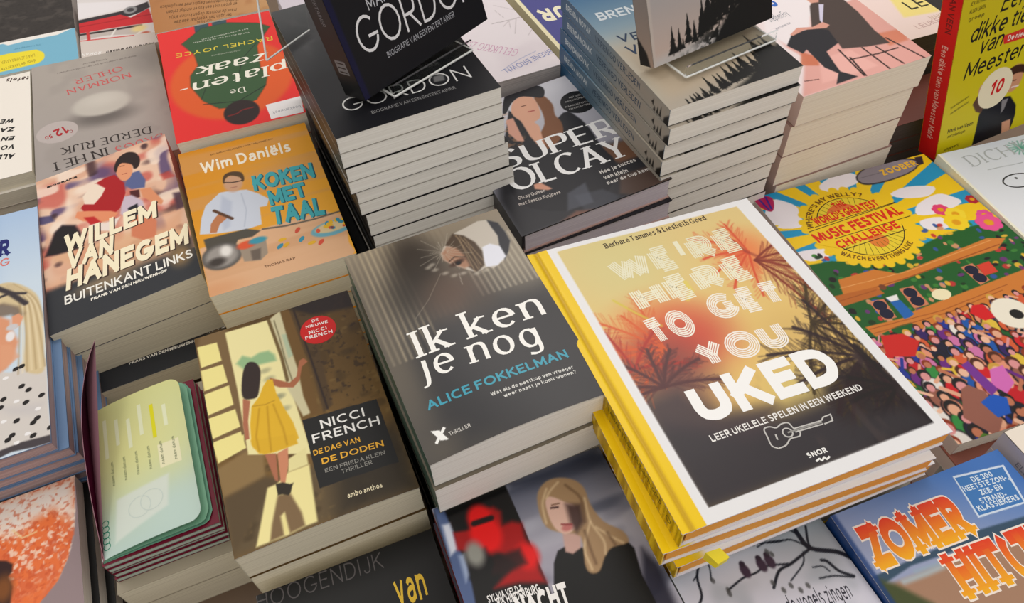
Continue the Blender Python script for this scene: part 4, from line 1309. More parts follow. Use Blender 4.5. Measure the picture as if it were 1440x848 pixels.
    A.text('THE', [(7.18, 28.25), (8.60, 28.44), (7.59, 29.20)], RD, wt=.24)
    A.text("WORLD'S GREATEST", [(3.97, 26.70), (11.72, 27.07), (4.37, 27.82)], RD, wt=.26, gap=.12)
    A.text('MUSIC FESTIVAL', [(2.70, 24.28), (13.24, 25.17), (3.07, 25.66)], RD, wt=.26, gap=.1)
    A.text('CHALLENGE', [(4.16, 22.82), (11.62, 23.47), (4.53, 23.91)], RD, wt=.24, gap=.14)
    A.text("WHERE'S MY WELLY?", [(0, 0), (9.2, 0)], (120, 84, 20), wt=.2, cap=.62, arc=((c[0], c[1]), 4.75, 165, 1))
    A.text('WATCH EVERYTHING LIVE', [(0, 0), (8.6, 0)], (120, 84, 20), wt=.2, cap=.55, arc=((c[0], c[1]), 5.25, 215, -1))
    return A


def art_zomer(w, h):
    A = Art(w, h, (100, 140, 196), .075)
    A.grad((7.71, 22.98), (4.99, 17.68), (74, 118, 186), (150, 160, 190))
    A.poly([(-0.06, 17.38), (8.98, 17.46), (12.49, 17.14), (15.72, 16.81), (13.97, 15.08), (11.66, 16.27), (7.39, 16.76), (2.92, 17.07), (0.32, 16.69)], (62, 84, 104), .1)
    A.poly([(2.29, 16.48), (4.90, 16.44), (13.09, 15.86), (11.11, 10.70), (-3.16, 11.30), (-1.36, 15.48), (0.67, 16.56)], (164, 128, 104), .25)
    A.noise(1.2, (196, 160, 132), .5, .8, .35, 5, mask=sstep(9, 7, A.Y - A.X * .05))
    A.line([(1.73, 16.35), (3.51, 16.28), (4.76, 16.28)], .35, (170, 190, 200), .2, .8)
    A.line([(2.90, 16.66), (4.66, 16.53)], .2, (150, 172, 186), .2, .8)
    A.poly([(-0.38, 16.96), (0.33, 17.10), (1.14, 16.38), (1.74, 15.61), (2.62, 14.48), (1.26, 13.21), (-1.73, 13.12), (-0.90, 15.31)], (74, 82, 52), .3)
    A.noise(.5, (110, 110, 70), .5, .8, .6, 9, mask=sstep(5, 3.5, A.X) * sstep(13, 12, A.Y))
    A.poly([(-1, -1), (.35, -1), (.35, h + 1), (-1, h + 1)], (40, 66, 120), .15, .8)
    kw = dict(wt=.3, slab=.1, gap=.06)
    R_, O_ = (222, 66, 44), (240, 176, 40)
    for s_, q in (('ZOMER', [(0.86, 17.58), (8.64, 17.35), (1.73, 20.54)]), ('HIT(TEN', [(4.95, 13.91), (14.92, 13.42), (5.06, 16.91)])):
        A.text(s_, q, (238, 226, 214), grow=.13, **kw)
    A.up()
    for s_, q in (('ZOMER', [(0.86, 17.58), (8.64, 17.35), (1.73, 20.54)]), ('HIT(TEN', [(4.95, 13.91), (14.92, 13.42), (5.06, 16.91)])):
        A.text(s_, q, R_, col2=O_, **kw)
    A.hpoly([(10.02, 21.39), (9.48, 18.19), (13.37, 17.88), (14.08, 20.82)], (206, 220, 236))
    A.up()
    A.hpoly([(10.08, 21.23), (9.64, 18.31), (13.26, 18.01), (13.87, 20.71)], (70, 122, 184))
    A.up()
    for s_, q in (('DE 300', [(11.06, 20.49), (12.75, 20.35)]), ('HEETSTE ZON-,', [(10.00, 20.10), (13.63, 19.75)]), ('ZEE- EN', [(10.92, 19.46), (12.68, 19.31)]), ('STRAND-', [(10.44, 18.93), (12.54, 18.73)]), ('KLASSIEKERS', [(9.88, 18.53), (13.17, 18.24)])):
        A.text(s_, q, (216, 230, 240), wt=.2, cap=.4)
    return A


def art_girl(w, h):
    A = Art(w, h, (140, 142, 158), .08)
    A.grad((9.26, 21.17), (8.86, 15.01), (74, 80, 98), (176, 174, 186))
    A.noise(3, (200, 200, 212), .5, .75, .6, 4, st=(.5, 1.4))
    A.noise(2, (60, 66, 84), .55, .8, .6, 9, st=(.5, 1.4))
    A.poly([(5.74, 20.98), (13.62, 21.14), (13.30, 19.47), (8.57, 19.53), (6.01, 20.09)], (58, 62, 76), .8, .8)
    A.poly([(5.18, 15.01), (9.61, 15.01), (13.47, 12.48), (11.91, 7.98), (4.87, 10.86)], (150, 146, 160), .8, .6)
    A.poly([(12.84, 12.44), (13.42, 11.01), (13.07, 7.51), (11.56, 8.66), (11.82, 10.51)], (50, 50, 62), .4, .9)
    # left picture: red helmet figure on black
    A.poly([(0.12, 20.97), (5.71, 20.91), (5.75, 17.89), (5.71, 12.17), (5.58, 10.57), (-0.59, 13.10)], (40, 37, 38), .06)
    A.poly([(0.12, 20.97), (0.82, 20.84), (0.89, 18.79), (0.99, 15.27), (0.61, 12.61), (-0.59, 13.10), (0.01, 16.55)], (84, 100, 138), .12)
    A.poly([(0.32, 19.50), (0.88, 19.43), (0.86, 17.40), (0.18, 17.08)], (206, 210, 222), .2)
    A.poly([(0.68, 16.87), (1.11, 16.85), (0.99, 15.27), (0.56, 14.86)], (166, 180, 206), .2, .8)
    A.poly([(2.52, 19.23), (3.21, 19.51), (4.23, 19.42), (4.62, 18.84), (4.37, 17.82), (5.12, 17.82), (5.71, 17.42), (5.50, 15.79), (5.57, 14.55), (5.68, 12.75), (3.98, 13.45), (2.26, 13.74), (4.23, 14.81), (3.13, 16.46), (2.38, 16.78), (2.33, 17.88)], (168, 28, 32), .3)
    A.poly([(0.91, 18.63), (2.48, 18.29), (2.38, 16.78), (1.53, 16.82), (0.76, 17.30)], (160, 26, 30), .2)
    A.blob((3.03, 19.02), .95, 1.1, (226, 34, 40), .4)
    A.blob((3.03, 17.59), 1.2, 1.6, (232, 36, 40), .35)
    A.blob((5.18, 15.01), .9, 1.1, (226, 38, 38), .5)
    A.line([(2.51, 18.72), (3.80, 18.66)], .45, (46, 22, 26), .12)
    A.poly([(2.59, 15.78), (4.89, 15.73), (4.97, 14.50), (3.07, 14.40), (1.97, 14.86)], (52, 24, 26), .3, .9)
    A.poly([(1.48, 16.69), (2.63, 16.67), (2.74, 15.42), (1.70, 14.11), (0.90, 15.01)], (30, 28, 30), .3, .95)
    A.blob((1.83, 16.55), .75, 1.1, (146, 146, 138), .6)
    # woman
    A.poly([(6.70, 13.79), (7.30, 14.51), (8.10, 14.63), (9.13, 13.98), (10.49, 13.71), (11.99, 13.71), (12.35, 12.64), (11.95, 10.74), (11.91, 7.98), (5.34, 10.67)], (24, 23, 25), .1)
    A.poly([(8.16, 15.61), (9.36, 15.11), (8.88, 14.08), (8.21, 13.90), (7.77, 14.24)], (196, 160, 150), .12)
    HR = (168, 138, 104)
    A.poly([(7.26, 16.46), (7.26, 17.90), (7.73, 19.20), (8.69, 19.82), (9.74, 19.70), (10.71, 19.06), (11.07, 18.14), (10.94, 16.86), (11.25, 15.27), (12.19, 14.09), (12.17, 13.17), (11.02, 13.27), (10.25, 12.91), (9.41, 12.08), (8.74, 12.21), (8.66, 12.97), (9.24, 14.85), (8.10, 15.64)], HR, .12, smooth=True)
    A.poly([(7.95, 18.27), (8.46, 18.56), (9.32, 17.70), (9.84, 17.15), (9.70, 16.24), (9.10, 15.53), (8.32, 15.45), (7.83, 16.06), (7.74, 17.05)], (222, 184, 168), .1, smooth=True)
    A.poly([(9.26, 17.56), (10.29, 17.13), (9.98, 15.80), (9.11, 15.22), (8.97, 15.90)], (70, 52, 50), .3, .9)
    A.blob((8.64, 15.85), .45, .3, (196, 120, 116), .5)
    A.line([(8.36, 16.22), (9.02, 15.95)], .14, (150, 74, 74), .06)
    A.line([(8.16, 17.69), (8.64, 17.56)], .14, (70, 50, 50), .07)
    A.line([(8.29, 17.88), (8.87, 17.79)], .1, (120, 90, 70), .06)
    for q in ([(8.44, 19.24), (7.70, 18.21), (7.37, 16.73)], [(9.46, 19.42), (8.65, 18.99), (8.14, 18.53)], [(10.74, 17.44), (10.36, 15.64), (10.62, 13.97), (10.31, 13.03)], [(10.36, 15.64), (9.13, 13.98), (8.98, 12.40)], [(10.55, 15.08), (11.24, 14.02), (11.80, 13.32)]):
        A.line(q, .16, (226, 200, 160), .12, .7, True)
    for q in ([(9.89, 18.98), (10.48, 17.54), (9.98, 15.80)], [(9.67, 15.14), (9.50, 13.82), (9.40, 12.67)], [(11.12, 14.38), (11.24, 13.40)]):
        A.line(q, .2, (110, 84, 62), .14, .7, True)
    W_ = (240, 238, 236)
    A.text('SYLVIA VELD &', [(1.52, 12.95), (4.01, 12.82)], W_, wt=.2, cap=.5)
    A.text('RIK HINDERBURG', [(2.06, 12.45), (5.09, 12.29)], W_, wt=.2, cap=.62)
    A.text('NACHT', [(3.06, 11.14), (6.70, 10.82)], W_, wt=.28, cap=1.5, gap=.1)
    return A


def trees_along(A, base0, base1, hmin, hmax, n, seed, col=(38, 38, 36), grow=None):
    rr = random.Random(seed)
    for i in range(n):
        t = (i + .5) / n
        x_ = base0[0] + (base1[0] - base0[0]) * t + rr.uniform(-.15, .15)
        y_ = base0[1] + (base1[1] - base0[1]) * t
        hh = (hmin + (hmax - hmin) * (t ** 1.4 if grow else rr.random())) * rr.uniform(.7, 1.15)
        A.line([(x_, y_), (x_, y_ + hh)], .08, col, .05)
        k = 0
        while k < 1:
            wd = hh * .24 * (1 - k) * rr.uniform(.6, 1.2) + .05
            yy = y_ + hh * (.12 + .88 * k)
            A.poly([(x_ - wd, yy - .12), (x_ + wd * rr.uniform(.8, 1.1), yy - .12), (x_ + .03, yy + hh * .13 + .1), (x_ - .03, yy + hh * .13 + .1)], col, .05)
            k += .07


def art_blue(w, h, res=.09):
    A = Art(w, h, (176, 186, 188), res)
    A.grad((0, h), (0, h * .48), (56, 104, 148), (170, 186, 190))
    A.poly([(-1, -1), (w + 1, -1), (w + 1, h * .5), (-1, h * .5)], (198, 178, 152), 3.0, .9)
    A.poly([(-1, -1), (w + 1, -1), (w + 1, h * .12), (-1, h * .05)], (182, 172, 158), 1.2, .9)
    A.poly([(w * .3, -1), (w * .6, .6), (w * .82, 2.6), (w + 1, 4.6), (w + 1, -1)], (38, 38, 36), .35)
    trees_along(A, (1.9, -.35), (5.6, .2), .5, 1.4, 9, 3)
    trees_along(A, (4.8, 0), (w * .97, 1.8), 2.0, 4.8, 12, 8, grow=True)
    A.noise(.35, (38, 38, 36), .35, .5, .9, 4, mask=sstep(.2, 1.4, A.X * .32 - 2.1 - A.Y + .6 * vnoise(A.X * 2, A.Y * 2, 3)))
    if res < .1:
        A.text('VERENIGD', [(1.09, 10.86), (10.40, 9.66)], (26, 62, 92), wt=.17, cap=1.25, gap=.2)
        A.text('VERLEDEN', [(0.96, 8.65), (10.48, 7.91)], (26, 62, 92), wt=.17, cap=1.45, gap=.2)
        A.text('BRENDA NOVAK', [(1.13, 15.08), (14.23, 13.85)], (222, 230, 236), wt=.2, cap=1.4, gap=.14)
    return A


def art_trees_standing(w, h):
    A = Art(w, h, (186, 178, 176), .085)
    A.grad((0, h * .5), (0, h * .05), (150, 160, 170), (196, 176, 166))
    A.poly([(-1, -1), (w + 1, -1), (w + 1, 1.6), (-1, .6)], (192, 190, 190), .6, .8)
    A.poly([(-1, -1), (.35, -1), (.35, h + 1), (-1, h + 1)], (196, 186, 178), .1, .7)
    A.poly([(w * .42, -1), (w * .62, 2.0), (w * .8, 3.4), (w + 1, 6.5), (w + 1, -1)], (30, 31, 30), .4)
    trees_along(A, (2.0, .3), (6.0, 1.2), .8, 2.6, 6, 5)
    trees_along(A, (5.6, 1.0), (w * .97, 4.5), 3.0, 9.0, 12, 11, grow=True)
    trees_along(A, (4.4, .6), (w * .97, 3.4), 1.5, 4.0, 12, 23, grow=True)
    trees_along(A, (8.2, 3.4), (w * .99, 6.0), 4.0, 9.5, 9, 31)
    A.noise(.3, (30, 31, 30), .42, .56, .95, 6, mask=sstep(-1.6, .6, A.X * .7 - 4.6 - A.Y + 1.6 * vnoise(A.X * 1.3, A.Y * 1.3, 3)))
    return A


def blue_spine_art(w, t, res=.12, words=True):
    A = Art(w, t, (60, 92, 122), res)
    A.grad((0, 0), (w * .62, 0), (44, 84, 120), (140, 150, 152))
    A.poly([(w * .55, -1), (w + 1, -1), (w + 1, t + 1), (w * .62, t + 1)], (168, 156, 142), 3.5, 1)
    A.poly([(w - 1.0, -1), (w + .5, -1), (w + .5, t * .9), (w - .7, t * .3)], (46, 44, 42), .15)
    for k in range(3):
        A.poly([(w - 2.6 + k * .5, .15), (w - 2.2 + k * .5, .15), (w - 2.35 + k * .5, .8 + k * .3)], (46, 44, 42), .06)
    A.poly([(w - 3.0, t * .45), (w - 2.6, t * .3), (w - 2.6, t * .7)], (46, 44, 42), .06)
    if words:
        A.text('BRENDA NOVAK', [(1.2, t * .36), (6.6, t * .36)], (196, 208, 214), wt=.2, cap=.66)
        A.text('VERENIGD VERLEDEN', [(7.6, t * .34), (16.4, t * .34)], (60, 80, 100), wt=.16, cap=.7)
    return A


def art_pink(w, h):
    A = Art(w, h, (240, 226, 226), .09)
    A.poly([(-0.09, 0.03), (4.03, 5.25), (3.43, 7.46), (3.64, 10.55), (15.02, 11.84), (20.99, 14.45), (19.14, 1.46), (15.51, -0.26)], (228, 170, 160), .25)
    A.poly([(7.47, 18.26), (12.63, 15.73), (7.84, 9.34), (3.64, 7.75), (3.08, 10.83)], (242, 234, 236), .3)
    A.poly([(18.20, 15.82), (15.80, 6.31), (17.29, 5.59), (20.99, 14.45)], (242, 226, 226), .4, .9)
    A.poly([(4.29, 6.27), (5.29, 4.65), (4.64, 3.46), (2.85, 4.32)], (206, 116, 84), .2, .9)
    A.poly([(13.28, 5.49), (16.61, 5.10), (15.50, 3.22), (13.15, 3.18)], (216, 128, 96), .25, .8)
    A.poly([(5.08, 4.37), (9.06, 4.37), (9.80, 0.99), (6.26, 0.86), (2.99, 0.99)], (238, 182, 172), .2)
    # stool
    for q in ([(8.18, 3.26), (7.66, 0.19)], [(7.97, 4.89), (7.49, 0.27)], [(10.37, 4.12), (10.53, 0.09)], [(11.76, 3.65), (12.37, 0.20)], [(13.73, 4.47), (14.89, 0.04)]):
        A.line(q, .2, (52, 40, 40), .05)
    A.line([(7.96, 2.99), (11.14, 2.60), (13.64, 2.55)], .18, (60, 44, 42), .05)
    A.line([(1.62, 2.01), (3.04, 1.68)], .12, (80, 50, 46), .05)
    # man: jacket, trousers, shoe
    A.poly([(3.64, 7.75), (5.39, 9.30), (8.02, 9.25), (9.52, 8.53), (9.45, 6.14), (6.66, 5.14), (6.10, 3.14), (5.79, 1.81), (6.86, 0.40), (5.85, 0.34), (4.12, 0.28), (4.71, 0.89), (5.41, 1.63), (4.79, 3.02), (5.05, 6.30), (4.27, 5.90)], (46, 45, 50), .08)
    A.poly([(10.31, 12.82), (12.12, 14.16), (14.41, 14.86), (14.44, 12.13), (14.28, 9.58), (13.58, 6.16), (13.50, 3.59), (10.85, 4.09), (8.44, 4.86), (9.29, 8.23), (7.93, 9.30)], (80, 68, 64), .1)
    A.poly([(11.42, 12.71), (11.91, 12.48), (9.42, 9.40), (9.61, 10.15)], (214, 210, 232), .06)
    A.poly([(5.10, 9.24), (6.52, 9.98), (8.14, 9.40), (9.66, 9.71), (9.97, 8.93), (9.34, 8.62), (7.05, 9.31), (5.27, 8.96)], (222, 160, 142), .06)
    A.poly([(10.80, 14.35), (12.91, 14.68), (11.67, 13.04), (10.77, 13.25)], (220, 160, 140), .1)
    A.text('Stephen Fry', [(4.69, 12.03), (7.36, 12.26)], (120, 130, 140), wt=.1, cap=1.1)
    A.text('een roman van', [(4.42, 10.59), (6.49, 10.91)], (160, 160, 170), wt=.14, cap=.4)
    A.text('S', [(6.59, 14.36), (7.49, 14.45)], (60, 110, 196), wt=.22, cap=2.2)
    return A


def art_blond(w, h):
    A = Art(w, h, (180, 206, 236), .09)
    A.grad((21.03, 31.35), (20.80, 19.57), (172, 198, 230), (206, 222, 236))
    A.poly([(0, h), (w - 4.5, h), (w - 4.5, h - 12), (0, h - 12)], (150, 176, 210), 2, .5)
    BLO = (216, 196, 154)
    A.poly([(14.91, 7.60), (18.35, 9.82), (20.12, 8.82), (21.04, 9.72), (23.00, 9.28), (22.96, 4.02), (23.07, 0.46), (21.95, 0.76), (19.99, 0.33), (13.83, 0.22)], (214, 208, 202), .15)
    A.poly([(17.13, 18.89), (18.14, 20.28), (19.62, 20.57), (20.66, 20.11), (21.82, 18.88), (22.60, 17.38), (22.88, 14.99), (22.87, 10.30), (22.77, 7.93), (21.92, 7.92), (21.14, 9.06), (21.38, 13.05), (21.14, 15.32), (20.16, 17.09), (18.43, 17.86)], BLO, .15, smooth=True)
    A.poly([(17.14, 17.98), (19.59, 17.80), (20.89, 16.77), (21.44, 15.63), (20.99, 14.94), (20.15, 15.98), (18.43, 16.08)], (126, 110, 96), .3, .9)
    for i in range(9):
        q = [(20.21, 20.07), (21.63, 17.34), (21.97, 13.86), (22.14, 8.41)]
        d_ = (i - 4) * .33
        A.line([(p_[0] + d_ * (.2 + k * .3), p_[1]) for k, p_ in enumerate(q)], .13, (238, 222, 186) if i % 2 else (176, 152, 112), .1, .7, True)
    A.line([(19.02, 20.13), (20.19, 18.91), (21.48, 16.96)], .55, (66, 60, 64), .15)
    A.line([(18.72, 18.64), (20.19, 18.91), (21.51, 18.32)], .3, (66, 60, 64), .12)
    SK = (222, 156, 120)
    A.poly([(16.44, 16.97), (19.29, 16.14), (20.14, 15.32), (20.13, 14.46), (20.79, 12.30), (20.34, 10.41), (19.78, 9.46), (18.69, 8.96), (16.56, 9.33)], SK, .25)
    A.poly([(20.29, 15.70), (20.87, 15.88), (21.26, 15.27), (20.98, 14.30), (20.55, 14.06), (20.27, 14.61)], (228, 160, 124), .1)
    A.poly([(19.24, 9.43), (20.14, 9.90), (20.83, 10.47), (20.17, 12.12), (19.26, 12.52)], (226, 164, 128), .2, .8)
    A.blob((20.29, 14.34), .55, .4, (206, 204, 206), .3)
    A.blob((20.11, 13.23), .4, .65, (236, 232, 232), .3)
    A.poly([(18.90, 0.82), (20.83, 0.98), (22.23, 0.83), (23.01, 0.77), (23.07, -0.02), (21.65, 0.06), (19.99, 0.33), (18.89, 0.09), (15.15, -0.02), (15.12, 0.69)], (74, 68, 72), .1)
    A.poly([(18.92, 5.41), (20.64, 4.85), (22.66, 4.36), (22.03, 3.23), (20.05, 4.12)], (196, 192, 194), .5, .5)
    rr = random.Random(8)
    for q in ([(20.50, 9.08), (21.00, 9.19), (20.94, 6.91), (21.47, 6.28), (19.47, 6.08), (19.23, 5.27), (22.47, 5.25), (20.46, 3.34), (22.05, 2.93), (21.73, 2.59), (19.76, 1.64), (20.09, 1.97), (21.68, 1.26), (23.00, 1.52), (21.22, 4.99), (18.35, 4.28), (17.92, 6.46), (16.95, 3.94), (16.36, 5.75), (17.52, 2.17)]):
        A.disc(q, .28, .22, (44, 40, 40), ang=.5, n=9)
    for q in ([(19.67, 8.38), (20.50, 5.41), (19.47, 3.68), (22.13, 3.89), (20.42, 1.07), (21.27, 1.63), (18.35, 6.88)]):
        A.disc(q, .24, .18, (242, 240, 240), n=8)
    A.text('ROYALTY VOOR', [(6.08, 25.52), (20.15, 24.50)], (38, 46, 116), wt=.26, cap=2.4, slab=.1)
    A.text('DE KONINGIN EN G', [(9.01, 24.33), (20.13, 22.96)], (222, 120, 110), wt=.16, cap=1.1)
    return A


def art_orange(w, h):
    A = Art(w, h, (158, 138, 138), .085)
    A.noise(3, (176, 154, 152), .4, .7, .6, 3)
    c = (w - 11.2, h - 8.4)
    A.poly([(8.44, 30.06), (13.45, 27.72), (15.95, 27.03), (18.47, 26.96), (21.94, 26.88), (21.79, 23.82), (21.49, 21.23), (21.03, 19.41), (20.23, 17.82), (18.78, 16.51), (17.60, 15.09), (9.18, 18.96)], (236, 120, 66), .06)
    A.poly([(8.44, 30.06), (15.95, 27.11), (18.47, 26.96), (21.97, 26.92), (21.72, 22.47), (20.03, 24.49), (18.39, 24.02), (17.15, 23.25), (14.73, 24.38), (8.71, 25.99)], (246, 232, 220), .8)
    A.noise(.9, (222, 110, 70), .5, .68, .75, 6, mask=sstep(h - 3.2, h - 5.4, A.Y + (A.X - w) * -.12) * sstep(h - 14, h - 8, A.Y))
    A.noise(.3, (250, 226, 206), .55, .7, .8, 12, mask=sstep(h - 10.5, h - 6, A.Y))
    A.noise(.28, (206, 88, 52), .55, .75, .6, 16, mask=sstep(h - 13, h - 8, A.Y))
    A.poly([(21.96, 26.63), (21.89, 23.78), (21.57, 20.90), (21.02, 19.27), (20.29, 17.80), (18.84, 16.48), (19.32, 15.58), (26.07, 12.47), (27.36, 24.09)], (152, 134, 136), .06)
    A.poly([(12.37, 23.29), (16.41, 21.27), (16.88, 20.77), (16.81, 20.10), (16.52, 19.82), (16.80, 18.87), (16.73, 18.09), (16.61, 16.83), (12.52, 18.71)], (62, 42, 38), .12)
    A.blob((16.16, 18.89), .8, 1.3, (130, 80, 44), .7)
    A.line([(16.91, 23.88), (17.63, 22.80), (18.73, 22.88)], .14, (246, 214, 160), .07, .9)
    return A


def art_birds(w, h):
    A = Art(w, h, (178, 184, 194), .075)
    A.grad((6.78, 21.53), (5.11, 16.04), (150, 158, 164), (206, 206, 218))
    A.blob((4.37, 18.98), 3, 2.5, (206, 206, 214), .9, .7)
    A.noise(2.5, (136, 146, 152), .55, .8, .4, 5)
    BR_ = (38, 42, 50)
    for q, wd in (([(9.99, 20.27), (9.92, 19.30), (10.10, 18.16), (11.65, 17.27), (12.40, 16.41)], .34), ([(10.10, 18.16), (8.17, 17.69), (7.10, 17.55), (6.08, 16.68)], .2), ([(10.79, 19.66), (10.22, 18.60), (10.18, 18.13)], .16), ([(11.62, 15.42), (10.92, 16.06), (10.59, 16.93), (10.26, 17.15)], .22),
                  ([(8.02, 17.75), (6.53, 18.14), (5.47, 18.00), (4.51, 18.01), (3.15, 17.65)], .14), ([(10.10, 18.16), (9.23, 19.18), (8.17, 19.40), (6.70, 19.88)], .12), ([(6.71, 19.58), (7.54, 19.64), (9.07, 19.24)], .1), ([(9.47, 18.12), (8.94, 17.39), (7.46, 16.68)], .1),
                  ([(2.72, 20.38), (1.70, 19.29), (1.31, 18.01), (0.83, 17.50)], .16), ([(2.72, 20.38), (2.82, 19.59), (2.44, 18.64)], .1), ([(1.70, 19.29), (1.30, 19.08)], .1), ([(11.56, 15.35), (10.40, 15.90), (9.38, 16.11)], .12), ([(10.31, 16.30), (10.07, 16.76), (9.40, 16.93)], .1), ([(9.92, 19.30), (9.45, 20.08), (9.83, 20.33)], .12)):
        A.line(q, wd, BR_, .05, 1, True)
    for q in [(4.95, 18.39), (6.24, 18.35), (6.91, 18.36)]:
        A.blob(q, .34, .55, (70, 56, 70), .3)
        A.blob((q[0] + .05, q[1] + .5), .22, .24, (60, 50, 60), .3)
    rr = random.Random(5)
    for q in [(4.71, 19.98), (5.20, 19.98), (9.45, 20.08), (2.14, 20.04), (2.52, 18.61), (3.15, 17.65), (3.09, 17.40), (6.22, 16.98), (6.61, 16.30), (8.32, 15.99), (7.13, 19.04), (7.34, 18.76), (7.26, 16.40), (7.67, 15.89), (6.54, 19.94)]:
        A.blob(q, .16, .24, (80, 80, 80), .4, .8)
    A.text('de vogels zingen', [(6.11, 14.76), (10.65, 14.20)], (60, 60, 70), wt=.12, cap=1.2)
    return A


def art_hoog(w, h):
    A = Art(w, h, (33, 31, 32), .12)
    A.blob((w * .9, h * .8), 4, 3, (40, 38, 44), .9, .8)
    A.text('HOOGENDIJK', [(-0.04, 20.34), (9.41, 19.92)], (92, 88, 88), wt=.08, cap=1.3, gap=.24)
    A.text('van', [(9.64, 16.66), (11.88, 16.54)], (222, 184, 60), wt=.16, cap=2.6)
    return A


def art_white(w, h):
    A = Art(w, h, (244, 238, 228), .12)
    B_ = (34, 32, 34)
    kw = dict(wt=.26, gap=.16)
    A.text('WEG', [(13.78, 11.63), (11.48, 12.35), (13.78, 10.77)], B_, **kw)
    A.text('ZALIG', [(13.82, 9.81), (10.28, 10.89), (13.82, 8.94)], B_, **kw)
    A.text('EN', [(13.82, 7.87), (12.46, 8.33), (13.83, 7.03)], B_, **kw)
    A.text('VOOR', [(13.86, 6.11), (10.91, 6.92), (13.86, 5.22)], B_, **kw)
    A.text('ALLES', [(13.86, 4.27), (10.77, 5.16), (13.86, 3.33)], B_, **kw)
    A.text('tafels', [(15.56, 20.81), (12.86, 21.50)], (80, 60, 56), wt=.2, cap=.9)
    return A


def art_cyan(w, h):
    A = Art(w, h, (126, 186, 212), .1)
    A.poly([(21.93, 9.05), (21.30, 8.81), (19.73, 7.95), (15.51, 8.00), (13.44, 7.77), (12.85, 8.48), (8.19, 8.69), (8.15, 10.40), (12.56, 9.20)], (244, 240, 234), .08)
    A.poly([(4.03, 6.40), (12.55, 5.34), (13.42, 5.43), (16.93, 4.97), (17.56, 4.01), (17.58, 2.36), (17.11, 1.13), (12.55, 0.88), (4.29, 1.37)], (244, 226, 60), .12, smooth=False)
    A.blob((17.01, 2.88), .9, 1.6, (244, 226, 60), .1)
    A.text('LAAT JE VERRASSEN', [(16.69, 3.91), (12.55, 3.72)], (190, 170, 50), wt=.18, cap=.8)
    A.text('door de lekkerste', [(16.71, 2.44), (12.55, 1.82)], (190, 170, 50), wt=.18, cap=.8)
    A.text('met recepten', [(17.56, 6.36), (14.16, 6.52)], (96, 156, 182), wt=.14, cap=.5)
    return A


def art_car(w, h):
    A = Art(w, h, (226, 220, 218), .1)
    A.poly([(-0.55, 16.38), (9.41, 12.39), (9.33, 11.49), (-0.41, 11.22)], (236, 232, 234), .2)
    A.poly([(-0.42, 10.88), (5.83, 10.83), (9.54, 11.95), (9.70, 10.20), (8.31, 9.25), (6.65, 8.81), (-0.32, 9.26)], (58, 54, 58), .15)
    A.poly([(-0.43, 9.90), (5.60, 9.87), (6.93, 8.32), (9.51, 9.93), (9.74, 5.53), (6.76, 6.13), (3.63, 6.63), (-0.25, 7.01)], (206, 50, 56), .08)
    A.line([(-0.34, 8.92), (5.33, 8.40), (9.82, 7.97)], .25, (166, 36, 44), .1, .8)
    A.blob((7.03, 10.60), .95, 1.1, (150, 150, 152), .2)
    A.blob((7.03, 10.60), .5, .6, (70, 66, 70), .2)
    A.poly([(-0.25, 7.01), (4.41, 6.42), (7.71, 6.01), (8.22, 4.56), (7.17, 3.38), (3.52, 4.83), (-0.25, 5.17)], (196, 186, 180), .08)
    A.line([(-0.27, 6.68), (2.82, 6.18), (7.98, 5.53)], .5, (58, 50, 50), .12)
    A.line([(1.07, 7.04), (1.12, 4.83)], .4, (206, 60, 60), .1)
    A.line([(4.69, 5.94), (3.96, 4.28)], .3, (230, 226, 220), .1)
    A.blob((7.76, 4.78), 1.1, 1.0, (236, 214, 150), .6)
    A.blob((8.39, 2.95), .7, .7, (196, 96, 70), .5)
    A.poly([(-0.25, 4.94), (6.87, 3.53), (9.94, 2.70), (9.83, -1.52), (-0.36, 0.26)], (216, 206, 198), .15)
    A.line([(-0.18, 4.97), (3.47, 4.02), (6.84, 3.21)], .22, (214, 60, 60), .06)
    A.text('hoofd in de wolken', [(9.31, 0.18), (3.12, 0.62)], (60, 52, 50), wt=.22, cap=.9)
    A.text('ROMAN', [(2.53, 0.91), (0.14, 1.43)], (240, 238, 234), wt=.2, cap=.7)
    return A


def art_brown(w, h):
    A = Art(w, h, (186, 134, 88), .1)
    A.grad((0, 0), (w, 0), (180, 124, 78), (196, 150, 104))
    A.noise(1.5, (170, 116, 72), .5, .8, .5, 2)
    D_ = (104, 74, 46)
    A.text('Want houden van begint met een glimlach', [(10.94, 4.51), (1.27, 6.92)], D_, wt=.13, cap=.85)
    A.text('en groeit met een kus en eindigt zelden', [(10.56, 3.49), (1.89, 5.16)], D_, wt=.13, cap=.85)
    A.text('maar de mooiste dagen komen altijd', [(10.28, 1.95), (2.07, 3.63)], D_, wt=.13, cap=.85)
    A.text('terug in het voorjaar aan zee', [(9.51, 0.96), (2.48, 2.20)], D_, wt=.13, cap=.85)
    A.text('Toon Maas', [(7.23, 0.52), (5.18, 0.84)], D_, wt=.14, cap=.7)
    return A


